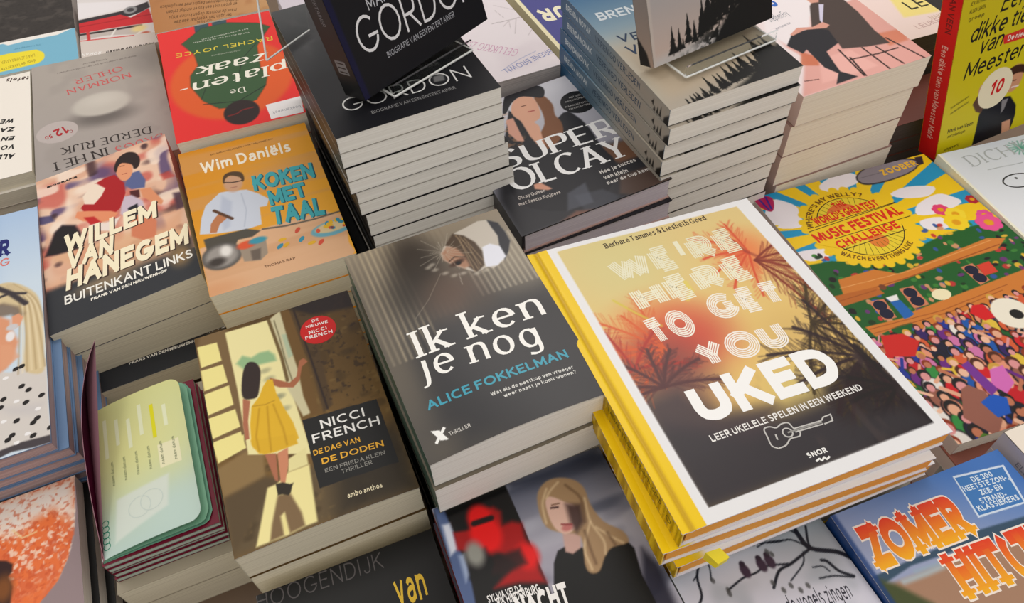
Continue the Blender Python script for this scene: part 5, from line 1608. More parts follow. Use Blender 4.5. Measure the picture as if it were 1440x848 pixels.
def art_brene(w, h):
    A = Art(w, h, (228, 220, 224), .12)
    A.noise(4, (216, 206, 212), .4, .7, .6, 2)
    P_, B_ = (206, 160, 186), (126, 138, 186)
    A.line([(9.47, 11.56), (11.61, 11.35), (13.76, 11.37)], .1, (140, 130, 132), .05, .9, True)
    for q in ([(11.56, 11.23), (11.05, 9.59)], [(12.55, 11.31), (11.03, 8.26)], [(11.56, 11.23), (10.46, 10.35)], [(11.32, 15.53), (14.12, 12.12)], [(11.01, 14.25), (11.29, 12.21)], [(13.67, 8.66), (12.26, 7.18)], [(16.19, 13.43), (13.44, 15.38)]):
        A.line(q, .07, (170, 160, 162), .05, .8)
    A.text('GELUKKIG ZIJN', [(10.02, 4.83), (4.97, 9.87)], P_, wt=.14, thin=.07, cap=1.4, serif=True)
    A.text('BRENE BROWN', [(13.08, 3.40), (6.76, 2.06)], B_, wt=.12, cap=.9)
    A.line([(11.53, 3.71), (8.95, 3.00), (6.47, 1.89)], .08, B_, .05, .8, True)
    return A


def art_purple(w, h):
    A = Art(w, h, (84, 84, 146), .12)
    A.poly([(-1, -1), (.55, -1), (.55, h + 1), (-1, h + 1)], (236, 228, 190), .06)
    A.grad((w, h), (0, 0), (84, 84, 146), (84, 84, 146), 0)
    A.text('CULTUUR', [(15.00, 12.72), (1.37, 13.60), (11.84, 10.85)], (240, 234, 206), wt=.26, cap=3.0)
    return A


def art_lev(w, h):
    A = Art(w, h, (244, 222, 216), .12)
    A.poly([(8.99, 4.35), (13.57, 3.80), (16.95, 5.95), (20.61, 11.60), (12.83, 14.04), (10.25, 8.48)], (246, 226, 140), .3)
    A.text('LEVEN', [(11.04, 5.47), (19.04, 5.53), (11.76, 7.36)], (60, 58, 40), wt=.16)
    A.text('LEUKER', [(8.84, 1.52), (13.36, 1.85)], (206, 170, 166), wt=.14, cap=.9)
    A.text('MAKEN', [(11.71, 2.60), (14.34, 2.62)], (216, 190, 170), wt=.14, cap=.8)
    return A


def art_yellow(w, h):
    A = Art(w, h, (206, 190, 34), .085)
    A.grad((0, h * .5), (w, 0), (206, 190, 40), (212, 204, 40))
    D_ = (44, 42, 36)
    kw = dict(wt=.13, shear=.2, gap=.12)
    A.text('Een', [(4.88, 15.68), (7.94, 15.68)], D_, cap=2.0, **kw)
    A.text('dikke tien', [(1.70, 13.47), (9.60, 13.50)], D_, cap=1.9, **kw)
    A.text('van', [(3.13, 11.71), (5.94, 11.66)], D_, cap=1.9, **kw)
    A.text('Meester Mark', [(1.83, 9.27), (14.04, 9.55)], D_, cap=1.9, **kw)
    A.hpoly([(5.96, 12.78), (6.32, 11.77), (11.85, 11.30), (11.46, 12.62)], (214, 60, 52))
    A.up()
    A.text('De nieuwe', [(6.67, 11.98), (9.82, 11.77)], (244, 230, 220), wt=.18, cap=.6)
    tiny_text(A, ['JE KUNT HIER', 'ALLES LEREN', 'groep'], (0.95, 17.61), (2.83, 17.63), (0.05, -.8), .4, (110, 100, 30))
    tiny_text(A, ['Wat je altijd al wilde weten', 'over de school en de klas'], (0.91, 6.19), (3.10, 6.85), (.1, -.7), .3, (120, 112, 36))
    A.text('Mark van Veen', [(1.05, 3.13), (4.39, 2.90)], (84, 78, 30), wt=.18, cap=.5)
    A.text('met tekeningen', [(1.18, 2.46), (3.49, 2.31)], (120, 112, 36), wt=.18, cap=.4)
    A.text('uitgeverij', [(1.03, 0.80), (3.00, 0.74)], (84, 78, 30), wt=.18, cap=.4)
    # man holding up a disc
    A.poly([(4.92, -0.11), (5.02, 1.86), (5.02, 3.82), (5.39, 5.30), (6.80, 5.29), (8.92, 4.74), (10.03, 3.22), (10.26, 2.02), (10.19, 0.92), (9.61, -1.45), (9.13, -0.96), (6.69, -0.40)], (40, 40, 46), .07)
    A.poly([(3.80, 5.65), (4.28, 6.53), (5.46, 5.00), (5.26, 3.99), (4.43, 4.54)], (96, 70, 56), .08)
    A.poly([(8.56, 1.57), (9.74, 1.52), (10.03, -0.16), (9.53, -1.13), (9.03, -0.92)], (216, 160, 130), .07)
    A.blob((8.86, 6.93), 1.15, 1.7, (206, 150, 118), .15)
    A.poly([(7.76, 7.55), (7.99, 8.36), (9.07, 8.47), (10.35, 7.87), (11.29, 6.49), (9.65, 7.36), (8.52, 7.40), (8.18, 6.74)], (70, 48, 38), .08, smooth=True)
    A.line([(8.60, 6.67), (9.14, 6.62)], .12, (90, 56, 44), .05)
    A.line([(8.81, 5.85), (9.69, 5.73)], .16, (240, 226, 220), .05)
    A.poly([(7.81, 4.63), (8.68, 4.56), (8.43, 3.30), (8.10, 2.88)], (160, 156, 160), .07, .8)
    A.disc((6.48, 6.63), 2.15, 2.35, (236, 226, 196))
    A.up()
    A.text('10', [(5.74, 5.96), (7.38, 5.92), (5.42, 7.61)], (206, 40, 44), wt=.24, shear=.15)
    A.poly([(4.21, 7.08), (4.41, 7.78), (5.28, 7.58), (5.30, 6.92), (5.19, 6.18), (4.52, 6.43)], (206, 160, 130), .07)
    A.blob((11.15, -0.73), .8, .6, (110, 120, 40), .3)
    return A


def art_yellow_spine(w, t):
    A = Art(w, t, (214, 40, 34), .12)
    A.text('Een dikke tien van Meester Mark', [(w * .42, t * .36), (w * .9, t * .36)], (240, 190, 180), wt=.16, cap=.8)
    A.text('MARK VAN VEEN', [(w * .06, t * .38), (w * .36, t * .38)], (120, 20, 24), wt=.18, cap=.8)
    return A


def art_dicht(w, h):
    A = Art(w, h, (226, 230, 234), .09)
    A.grad((0, 0), (w, h), (232, 232, 234), (214, 222, 234))
    A.poly([(-1, -1), (.3, -1), (.3, h + 1), (-1, h + 1)], (238, 236, 214), .1)
    A.text('DICHTER', [(2.36, 18.07), (13.40, 18.72), (2.57, 19.80)], (176, 182, 186), wt=.12, thin=.05, serif=True)
    G_ = (90, 160, 140)
    rr = random.Random(3)
    c = (9.46, 19.20)
    for k in range(16):
        a_ = k * .4
        A.line([c, (c[0] + 1.4 * math.cos(a_), c[1] + 1.2 * math.sin(a_))], .16, G_, .07, .8)
    A.line([(3.52, 17.15), (7.95, 17.02)], .07, (150, 156, 160), .05)
    A.ring((5.53, 14.69), 1.9, 1.0, .18, (70, 70, 72))
    A.disc((5.45, 15.08), .15, .15, (70, 70, 72))
    return A


def art_passport(w, h):
    A = Art(w, h, (196, 212, 200), .07)
    A.grad((0, 0), (0, h), (186, 208, 200), (214, 216, 150))
    A.blob((w * .45, h * .62), w * .7, h * .32, (222, 220, 150), .9, .8)
    A.blob((w * .8, h * .12), 3, 2.5, (190, 212, 204), .9, .8)
    W_ = (232, 236, 222)
    for i in range(6):
        u_ = 1.0 + i * 1.05
        A.hpoly([(u_, h * .62 + (i % 2) * .8), (u_ + .3, h * .62 + (i % 2) * .8), (u_ + .3, h * .9 - (i % 3) * .5), (u_, h * .9 - (i % 3) * .5)], (228, 232, 196) if i != 4 else (222, 216, 30))
        A.text('naam datum', [(u_ + .62, h * .42), (u_ + .62, h * .58)], (120, 128, 96), wt=.14, cap=.26)
    A.hpoly([(w * .68, h * .4), (w * .9, h * .4), (w * .9, h * .56), (w * .68, h * .56)], (232, 228, 190))
    A.poly([(1.2, .9), (5.6, 2.2), (6.0, 5.0), (1.6, 4.6)], (214, 222, 212), .2, .9)
    A.ring((3.4, 3.1), .9, .9, .07, (200, 212, 204))
    A.ring((4.4, 3.3), .9, .9, .07, (200, 212, 204))
    for k in range(5):
        A.ring((.5, 1.0 + k * .5), .28, .28, .07, (60, 140, 116))
    return A


# ---------------------------------------------------------------- stacks
from functools import partial


def stack(pose, t, n, top, copy_label, group, lower_label, name='paperback_book', art=None, copy_art=None, offs=(), kw_top=None, kw=None, jit=.12, seed=0,
          thick=None, rest=True, alt=None, lower=(0, 0)):
    """n individual books from the top down (t cm each, or the list thick), the rest of the stack as one object of real blocks"""
    x, y, z, r, tx, ty, w, h = pose
    rr = random.Random(seed)
    kw = dict(kw or {})
    kt = dict(kw)
    kt.update(kw_top or {})
    if alt:
        kt['back'] = alt
    th = list(thick or [t] * n)
    zs = [z]
    for a_ in th:
        zs.append(max(zs[-1] - a_, 0))
    lv = [Plane(x, y, r, zz, tx * zz / z, ty * zz / z) for zz in zs]
    made = []
    for k in range(len(th)):
        if k < len(offs):
            dx, dy, dr = offs[k]
        else:
            dx, dy, dr = rr.uniform(-jit, jit), rr.uniform(-jit, jit), rr.uniform(-.006, .006)
        c, s = math.cos(r), math.sin(r)
        X, Y = x + c * dx - s * dy, y + s * dx + c * dy
        if k == 0:
            a_ = art(w, h) if art else None
            b_ = flat_book(name, top[0], top[1], group, X, Y, r + dr, w, h, lv[1], lv[0], art=a_, **kt)
        else:
            lab = copy_label.format(ORD[k] + (' book' if '{} book' not in copy_label and False else ''))
            a_ = copy_art(w, h) if copy_art else None
            kk = dict(kw)
            if alt:
                kk['cover' if k % 2 else 'back'] = alt
            b_ = flat_book(name, lab, top[1], group, X, Y, r + dr, w, h, lv[k + 1], lv[k], art=a_, **kk)
        made.append(b_)
    zb = zs[-1]
    if rest and zb > .3:
        m_ = max(1, round(zb / t))
        x, w = x + lower[0], w + lower[1]
        root = empty('lower_books', (x, y, 0), r)
        tag(root, lower_label, 'books', kind='stuff')
        pg = PAGES[kw.get('pages', 'white')]
        plane0 = Plane(x, y, r, 0, 0, 0)
        top_pl = lv[-1]
        cc = kw.get('cover', (60, 60, 60))
        for i in range(m_):
            def mp(u, v, s_, off, i=i):
                X, Y = u - w / 2, v - h / 2
                wx, wy = x + math.cos(r) * X - math.sin(r) * Y, y + math.sin(r) * X + math.cos(r) * Y
                zt = top_pl.at(wx, wy)
                lo_, hi_ = zt * i / m_, zt * (i + 1) / m_ - .02
                return np.array((X, Y, lo_ + (hi_ - lo_) * s_ + off))
            d = rr.uniform(-.08, .08)
            mp2 = lambda u, v, s_, off, d=d, mp=mp: mp(u, v, s_, off) + np.array((d, d, 0))
            hexa('covers', (mp2, (0, w), (0, h), (0, 0), (0, .04)), CARD, root, cc)
            hexa('pages', (mp2, (.03, w - .04), (.04, h - .04), (0, .04), (1, -.04)), pg, root)
            hexa('covers', (mp2, (0, w), (0, h), (1, -.04), (1, 0)), CARD, root, cc)
            hexa('covers', (mp2, (0, .035), (0, h), (0, .04), (1, -.04)), CARD, root, kw.get('spine', cc))
    return made


def bulge(w, h, amp, e=1.0):
    return lambda u, v: amp * np.sin(np.pi * np.clip(u / w, 0, 1)) * (1 - np.clip(v / h, 0, 1))


# front row, middle: thriller with a shattered pane
P_ = (9.450, 35.179, 20.996, 0.020, -0.001, 0.017, 13.691, 20.590)
stack(P_, 3.1, 2, ('grey paperback with a face behind shattered glass, titled Ik ken je nog', 'book'),
      'grey thriller paperback lying {} in the stack, under the shattered glass cover', 'grey thriller stack at the centre',
      'hidden lower books of the grey thriller stack at the centre', art=art_ikken, thick=[3.1, 3.6], offs=[(0, 0, 0), (-.15, -.25, .004)],
      kw=dict(cover=(120, 112, 98), spine=(60, 78, 68), back=(120, 118, 112), pages='white'), kw_top=dict(bend=bulge(P_[6], P_[7], .5, 1.5), mat=GLOSSY, spine=(56, 84, 74)), seed=1)

P_ = (-4.864, 37.483, 14.453, -0.003, 0.002, 0.010, 13.726, 21.118)
stack(P_, 3.55, 2, ('paperback showing a woman in a yellow dress at a sunlit door', 'book'),
      'paperback lying {} in the stack, under the cover with the yellow dress', 'yellow dress paperback stack',
      'hidden lower books of the stack under the yellow dress paperback', art=art_nicci, thick=[3.55, 3.7], offs=[(0, 0, 0), (.1, -.1, -.004)],
      kw=dict(cover=(96, 76, 50), spine=(206, 200, 180), pages='ivory'), kw_top=dict(bend=bulge(P_[6], P_[7], .3, 1.5)), seed=2)

P_ = (-2.789, 61.682, 16.000, 0.002, -0.016, 0.037, 13.461, 20.878)
stack(P_, 2.4, 2, ('orange yellow paperback with a man in a white chef coat', 'book'),
      'orange covered paperback lying {} in the stack, its orange edge showing', 'orange cookery language paperbacks',
      'hidden lower books of the orange yellow stack', art=art_wim, thick=[2.5, 2.3, 2.6], offs=[(0, 0, 0), (.05, -.05, 0), (.15, .1, .01)],
      kw=dict(cover=(226, 150, 40), spine=(210, 190, 150), back=(226, 150, 40), pages='ivory'), seed=3)

P_ = (-17.810, 68.321, 13.003, 0.032, 0.106, 0.025, 14.468, 23.255)
stack(P_, 3.8, 3, ('paperback with a footballer in a red shirt, a cream title below him', 'book'),
      'footballer paperback lying {} in the stack', 'footballer biography paperbacks',
      'hidden lower books of the footballer stack', art=art_willem, copy_art=partial(art_willem, res=.16), thick=[3.8, 3.9, 3.2],
      offs=[(0, 0, 0), (.1, 0, 0), (.4, -2.6, -.02)], kw=dict(cover=(62, 64, 68), spine=(66, 62, 70), back=(70, 66, 62), pages='ivory'), seed=4)

# the big ukulele book
P_ = (26.525, 26.478, 20.309, -0.030, -0.059, -0.003, 21.118, 25.735)
groove = lambda w, h: (lambda u, v: -.09 * np.exp(-((u - .75) / .22) ** 2))


def uked_spine(w, t, words=True):
    A = Art(w, t, (240, 200, 20), .15)
    if words:
        A.text('BARBARA TAMMES & LIESBETH GOED', [(w * .60, t * .5), (w * .90, t * .5)], (60, 50, 20), wt=.16, cap=.42)
        A.text('UKED', [(w * .44, t * .34), (w * .56, t * .34)], (50, 44, 20), wt=.2, cap=.8)
        A.ring((w * .94, t * .5), .25, .25, .08, (70, 60, 20))
    return A


x, y, z, r, tx, ty, w, h = P_
lv = [Plane(x, y, r, zz, tx * zz / z, ty * zz / z) for zz in (z, z - 1.9, z - 3.8, z - 5.7)]
ub = dict(hard=True, board=(226, 222, 232), spine=(240, 200, 20), pages='cream', mat=GLOSSY, ov=.1, bt=.12)
uk_lab = ['large white and yellow hardcover with palm trees at sunset and the white word UKED',
          'yellow spined ukulele hardcover directly under the palm tree cover',
          'lowest visible yellow spined ukulele hardcover, third in the stack']
for k, (dx, dy, dr) in enumerate(((0, 0, 0), (-.75, -.35, -.03), (-.2, -.5, .006))):
    a_ = art_uked(w, h) if k == 0 else None
    if a_ is None:
        a_ = Art(w, h, (238, 238, 238), .6)
        a_.poly([(-1, -1), (1.9, -1), (1.9, h + 1), (-1, h + 1)], (240, 202, 22), .3)
    flat_book('hardcover_book', uk_lab[k], 'book', 'ukulele hardcovers', x + dx, y + dy, r + dr, w, h, lv[k + 1], lv[k], art=a_,
              bend=groove(w, h), spine_art=uked_spine(h, 1.9, k < 1), split=('orange', (0, .45), (1, -.14)), **ub)
P2 = (x + .5, y + .1, lv[3].at(x + .5, y + .1) - .03, r, tx * (z - 5.7) / z, ty * (z - 5.7) / z, w - .5, h)
stack(P2, 1.9, 0, ('', ''), '', 'g', 'hidden lower books of the ukulele stack', kw=dict(cover=(240, 200, 20), pages='white'), thick=[])
# ribbon marker of the ukulele book
rb = link_mesh('ribbon_marker', [(a_ * S, b_ * S, c_ * S) for a_, b_, c_ in ((16.9, 12.9, 19.2), (17.9, 12.8, 19.2), (18.2, 12.1, 19.0), (17.3, 12.0, 19.0), (16.9, 12.9, 18.2), (17.9, 12.8, 18.2), (18.1, 12.1, 18.4), (17.2, 12.0, 18.4))],
               [(0, 3, 2, 1), (4, 5, 6, 7), (0, 1, 5, 4), (1, 2, 6, 5), (2, 3, 7, 6), (3, 0, 4, 7)], CARD, None, np.repeat(lin((226, 206, 30))[None], 8, 0))
tag(rb, 'short folded yellow ribbon end sticking out below the ukulele book cover', 'ribbon')

# middle: biographies and the tall stacks
P_ = (26.389, 56.376, 16.800, 0.009, 0.073, -0.007, 15.884, 20.431)
stack(P_, 2.3, 2, ('dark hardcover with a woman in a black hat above big white serif letters', 'book'),
      'dark hardcover lying {} in the stack under the woman in the black hat', 'black hat hardcovers', 'hidden lower books of the black hat stack',
      name='hardcover_book', art=art_olcay, offs=[(0, 0, 0), (.3, -.3, -.02)], thick=[2.4, 2.3],
      kw=dict(hard=True, board=(50, 50, 54), cover=(52, 52, 56), spine=(46, 46, 50), pages='lilac', mat=GLOSSY, back=(196, 164, 156), bt=.14, ov=.15), seed=6, lower=(1.2, -2.6))

P_ = (11.961, 64.397, 27.501, 0.041, 0.015, -0.001, 15.076, 23.000)
go = [(0, 0, 0), (.0, 0, 0), (.1, -.1, 0), (.05, -.1, 0), (.45, .1, .005), (.45, .1, .005), (.85, 0, .002), (.9, 0, 0), (1.05, -.05, 0), (1.05, -.1, 0), (.9, .1, 0), (.8, .1, 0)]
stack(P_, 1.5, 12, ('black paperback lying flat right under the tilted navy book', 'book'),
      'black covered paperback, {} of the tall stack left of the black hat book', 'tall stack of black paperbacks', 'hidden lower books of the tall black stack',
      art=art_gordon, thick=[1.6, 1.6, 1.5, 1.4, 1.45, 1.45, 1.4, 1.4, 1.4, 1.4, 1.4, 1.4], offs=go,
      kw=dict(cover=(34, 34, 37), spine=(36, 35, 38), back=(40, 40, 42), pages='white'), alt=(172, 168, 160), seed=7)

P_ = (40.194, 57.588, 25.999, 0.025, 0.018, 0.039, 14.322, 21.500)
bo = [(0, 0, 0), (.05, -.35, 0), (.0, .0, 0), (-.15, -.15, 0), (-.1, -.25, 0), (.0, 0, 0), (-.2, .05, 0), (-.35, 0, 0)]
x, y, z, r, tx, ty, w, h = P_
z_ = z
bl_lab = ['fir tree paperback lying on top of the blue spined stack'] + \
         ['fir tree paperback lying %s from the top of the blue spined stack' % s_ for s_ in ('second', 'third', 'fourth', 'fifth', 'sixth', 'seventh', 'eighth')]
for k, (dx, dy, dr) in enumerate(bo):
    t_ = 1.95
    hi_, lo_ = Plane(x, y, r, z_, tx * z_ / z, ty * z_ / z), Plane(x, y, r, z_ - t_, tx * (z_ - t_) / z, ty * (z_ - t_) / z)
    z_ -= t_
    flat_book('paperback_book', bl_lab[k], 'book', 'fir tree paperbacks', x + dx, y + dy, r + dr, w, h, lo_, hi_, art=art_blue(w, h, .09 if k == 0 else .18),
              spine_art=blue_spine_art(h, t_, .12 if k < 4 else .3, k < 4), cover=(60, 58, 54), spine=(90, 110, 126), pages='white', gap=.05 if k % 2 else .09)
stack((x, y, z_ - .03, r, tx * z_ / z, ty * z_ / z, w, h), 1.95, 0, ('', ''), '', 'g', 'hidden lower books of the blue spined stack', kw=dict(cover=(60, 58, 54), spine=(60, 92, 122)), thick=[])

P_ = (57.075, 59.028, 22.000, 0.009, 0.011, 0.042, 15.766, 23.000)
stack(P_, 3.7, 3, ('pink paperback with a seated man in a dark coat on a stool', 'book'),
      'thick cream edged paperback lying {} in the stack under the seated man cover', 'seated man paperbacks', 'hidden lower books of the seated man stack',
      art=art_pink, thick=[3.7, 4.0, 4.0], offs=[(0, 0, 0), (-.35, .15, .004), (-.45, .1, .002)],
      kw=dict(cover=(150, 120, 112), spine=(222, 196, 188), back=(200, 184, 172), pages='cream'), seed=9)

# left columns
P_ = (-2.315, 84.116, 17.396, -0.018, -0.010, 0.012, 13.731, 23.033)
stack(P_, 2.6, 2, ('red paperback lying upside down with a green suited figure', 'book'),
      'red paperback lying {} in the stack under the green suited figure', 'red upside down paperbacks', 'hidden lower books of the red upside down stack',
      art=art_platen, kw=dict(cover=(206, 50, 48), spine=(214, 70, 56), pages='cream'), kw_top=dict(mat=GLOSSY), thick=[2.6])
P_ = (-18.059, 92.132, 12.197, 0.006, -0.039, 0.021, 15.322, 24.114)
stack(P_, 3.0, 1, ('grey paperback lying upside down with a pale round pill and a price sticker', 'book'), '', 'single tops of the left column',
      'hidden lower books of the grey pill stack', art=art_ohler, kw=dict(cover=(168, 160, 154), spine=(150, 144, 140), pages='ivory'))
P_ = (-33.717, 92.943, 12.500, 0.010, -0.000, -0.004, 15.600, 21.995)
stack(P_, 2.0, 3, ('white book lying upside down at the left edge with bold black capitals', 'book'),
      'cream edged paperback lying {} under the white book with black capitals', 'white books at the left edge', 'hidden lower books of the white stack at the left edge',
      art=art_white, thick=[1.6, 1.8, 1.8], offs=[(0, 0, 0), (.3, -.4, 0), (.1, -.2, 0)], kw=dict(cover=(236, 230, 218), spine=(226, 220, 206), pages='ivory'), seed=11)
P_ = (-31.345, 109.141, 12.400, 0.028, -0.036, -0.013, 22.000, 8.960)
stack(P_, 2.0, 1, ('light blue book with a yellow pill shaped label, cut by the left edge', 'book'), '', 'single tops of the left column',
      'hidden lower books of the light blue stack', art=art_cyan, kw=dict(cover=(110, 170, 198), spine=(110, 170, 198), pages='white'))
P_ = (-14.700, 113.400, 12.200, 0.000, 0.000, 0.000, 10.200, 18.000)
stack(P_, 2.0, 1, ('book with the front of a red car across the upper part of its cover', 'book'), '', 'single tops of the left column',
      'hidden lower books of the red car stack', art=art_car, kw=dict(cover=(206, 190, 184), spine=(206, 190, 184), pages='white'))
P_ = (-1.950, 106.800, 17.500, -0.015, 0.000, 0.000, 14.100, 21.500)
stack(P_, 2.2, 1, ('kraft brown book with small dark lines of verse behind the red book', 'book'), '', 'single tops of the left column',
      'hidden lower books of the kraft brown stack', art=art_brown, kw=dict(cover=(176, 124, 80), spine=(170, 120, 76), pages='white'))
P_ = (-31.300, 124.600, 11.500, 0.020, 0.000, 0.000, 21.000, 22.000)


def art_dark(w, h):
    A = Art(w, h, (62, 58, 56), .1)
    A.noise(1.2, (84, 78, 74), .5, .8, .7, 4)
    A.noise(.3, (48, 45, 44), .5, .8, .5, 14)
    return A


stack(P_, 2.2, 1, ('plain mottled charcoal book in the far left corner', 'book'), '', 'single tops of the left column',
      'hidden lower books of the charcoal stack', art=art_dark, kw=dict(cover=(56, 52, 50), spine=(56, 52, 50), pages='grey'))
P_ = (12.600, 88.500, 18.000, 0.000, 0.000, 0.000, 12.500, 21.500)
stack(P_, 2.2, 1, ('pale lilac book mostly hidden behind the tilted dark blue book', 'book'), '', 'single tops of the back row',
      'hidden lower books of the pale lilac stack', kw=dict(cover=(214, 204, 214), spine=(206, 196, 206), pages='white'))
P_ = (26.000, 78.000, 18.000, 0.030, 0.000, 0.000, 13.200, 21.000)
stack(P_, 3.0, 1, ('pale pinkish white book lying upside down with thin grey twigs on its cover', 'book'), '', 'single tops of the back row',
      'hidden lower books of the pale twig stack', art=art_brene, kw=dict(cover=(222, 214, 218), spine=(206, 200, 206), pages='grey'))
P_ = (41.500, 80.600, 16.000, 0.020, 0.000, 0.000, 13.000, 22.500)
stack(P_, 2.4, 1, ('blue violet book with cream border and big cream letters behind the blue stack', 'book'), '', 'single tops of the back row',
      'hidden lower books of the violet stack', art=art_purple, kw=dict(cover=(84, 84, 146), spine=(236, 228, 190), pages='white'))
P_ = (74.300, 67.900, 16.000, -0.030, 0.000, 0.000, 14.000, 21.500)
stack(P_, 2.4, 1, ('pale pink book with a soft yellow patch left of the standing yellow book', 'book'), '', 'single tops of the back row',
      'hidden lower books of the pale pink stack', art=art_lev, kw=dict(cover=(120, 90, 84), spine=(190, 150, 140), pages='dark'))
P_ = (73.500, 52.600, 11.000, -0.030, 0.000, 0.000, 13.500, 7.000)
stack(P_, 2.4, 1, ('dark reddish brown book squeezed between the cream block stack and the standing yellow book', 'book'), '', 'single tops of the back row',
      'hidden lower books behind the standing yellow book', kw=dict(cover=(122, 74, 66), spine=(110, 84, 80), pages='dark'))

# right side
P_ = (55.383, 29.992, 10.366, -0.102, 0.019, -0.055, 21.392, 32.998)
stack(P_, 2.4, 2, ('large colourful cartoon book of a festival crowd with a yellow sun title', 'book'),
      'large cartoon festival book lying {} in its stack', 'festival crowd books', 'hidden lower books of the festival stack', name='hardcover_book',
      art=art_fest, thick=[1.6, 1.6], offs=[(0, 0, 0), (-.2, -.9, .004)], kw=dict(hard=True, ov=.12, bt=.14, board=(214, 206, 200), cover=(150, 96, 84), spine=(206, 190, 186), pages='white'), seed=13)
P_ = (73.722, 32.521, 10.500, -0.106, -0.018, 0.006, 14.000, 21.000)
stack(P_, 2.6, 2, ('white rounded hardcover with grey serif capitals at the right edge', 'book'),
      'white hardcover lying {} under the book with grey serif capitals', 'white poetry hardcovers', 'hidden lower books of the white stack at the right edge', name='hardcover_book',
      art=art_dicht, thick=[2.4], kw=dict(hard=True, board=(238, 236, 214), cover=(226, 226, 220), spine=(238, 236, 214), pages='cream'), seed=14)
P_ = (34.795, 1.571, 14.600, -0.043, -0.001, -0.004, 14.618, 22.000)
stack(P_, 3.2, 1, ('beach coloured book with red and orange western letters reading Zomer Hit', 'book'), '', 'single tops of the front row',
      'hidden lower books of the beach coloured stack', art=art_zomer, kw=dict(cover=(56, 86, 140), spine=(44, 70, 122), pages='white'), kw_top=dict(mat=GLOSSY))
P_ = (21.389, 3.705, 14.400, -0.033, -0.042, -0.067, 12.162, 20.000)
stack(P_, 2.6, 2, ('pale grey book with black branches and small perched birds', 'book'),
      'book lying {} under the pale grey cover with branches', 'branch cover books', 'hidden lower books of the branch cover stack',
      art=art_birds, thick=[2.6], kw=dict(cover=(150, 156, 162), spine=(150, 156, 162), pages='white'))
P_ = (8.825, 14.610, 14.001, -0.024, 0.002, -0.034, 13.587, 21.000)
stack(P_, 2.8, 2, ('book with a blonde woman in black beside a red helmeted figure', 'book'),
      'book lying {} under the blonde woman in black, its red spine showing', 'blonde woman thrillers', 'hidden lower books of the blonde woman stack',
      art=art_girl, thick=[2.6, 2.6], offs=[(0, 0, 0), (-.15, .1, .003)], kw=dict(cover=(60, 60, 72), spine=(120, 40, 44), pages='white'), kw_top=dict(mat=GLOSSY), seed=17)
P_ = (-5.244, 14.922, 9.999, -0.018, -0.003, -0.014, 13.616, 21.500)
stack(P_, 3.0, 1, ('black book cut by the bottom edge with thin grey capitals', 'book'), '', 'single tops of the front row',
      'hidden lower books of the black front stack', art=art_hoog, kw=dict(cover=(34, 32, 33), spine=(34, 32, 33), pages='ivory'))
P_ = (51.400, 4.200, 15.500, -0.030, 0.000, 0.000, 16.600, 17.000)


def art_corner(w, h):
    A = Art(w, h, (236, 226, 212), .4)
    return A


def corner_spine(w, t):
    A = Art(w, t, (176, 174, 188), .2)
    A.text('ELENA ROOS', [(w * .12, t * .3), (w * .36, t * .3)], (120, 120, 136), wt=.16, cap=.5)
    return A


x, y, z, r, tx, ty, w, h = P_
flat_book('paperback_book', 'plain cream book with a lilac grey spine beside the beach coloured book', 'book', None, x, y, r, w, h, Plane(x, y, r, z - 2.2, 0, 0), Plane(x, y, r, z, 0, 0),
          art=art_corner(w, h), spine_art=corner_spine(h, 2.2), cover=(220, 212, 206), spine=(176, 174, 188))
stack((x, y, z - 2.2, r, 0, 0, w, h), 2.2, 0, ('', ''), '', 'g', 'hidden lower books of the cream corner stack', kw=dict(cover=(220, 212, 206), spine=(176, 174, 188)), thick=[])

# left edge: large photo book stack and the orange cover
P_ = (-36.351, 59.260, 13.000, 0.021, -0.032, 0.013, 23.000, 30.996)
stack(P_, 1.7, 7, ('large photo book with a blonde woman in a dotted white blouse at the left edge', 'book'),
      'large blue edged hardcover, {} of the stack at the left edge', 'blue edged photo books', 'hidden lower books of the blue edged stack', name='hardcover_book',
      art=art_blond, thick=[1.45, 1.45, 1.5, 1.5, 1.5, 1.5], offs=[(0, 0, 0), (.75, .0, 0), (.9, .3, 0), (1.3, .2, 0), (1.2, .5, .004), (1.6, .4, -.004)],
      kw=dict(hard=True, board=(112, 140, 176), cover=(112, 140, 176), spine=(112, 140, 176), pages='pinkish', ov=.08, bt=.13), kw_top=dict(mat=GLOSSY), seed=20)
P_ = (-35.685, 30.062, 7.300, 0.022, 0.004, 0.000, 22.000, 27.000)
stack(P_, 1.8, 3, ('book with a textured orange peel coloured close-up at the lower left edge', 'book'),
      'black edged book, {} of the stack below the orange close-up', 'black edged books at the lower left', 'hidden lower books of the orange close-up stack',
      art=art_orange, thick=[1.6, 1.6, 1.6], offs=[(0, 0, 0), (.5, .1, 0), (1.1, 0, 0)],
      kw=dict(cover=(36, 32, 34), spine=(36, 32, 34), pages='cream'), kw_top=dict(mat=GLOSSY), name='hardcover_book', seed=21)

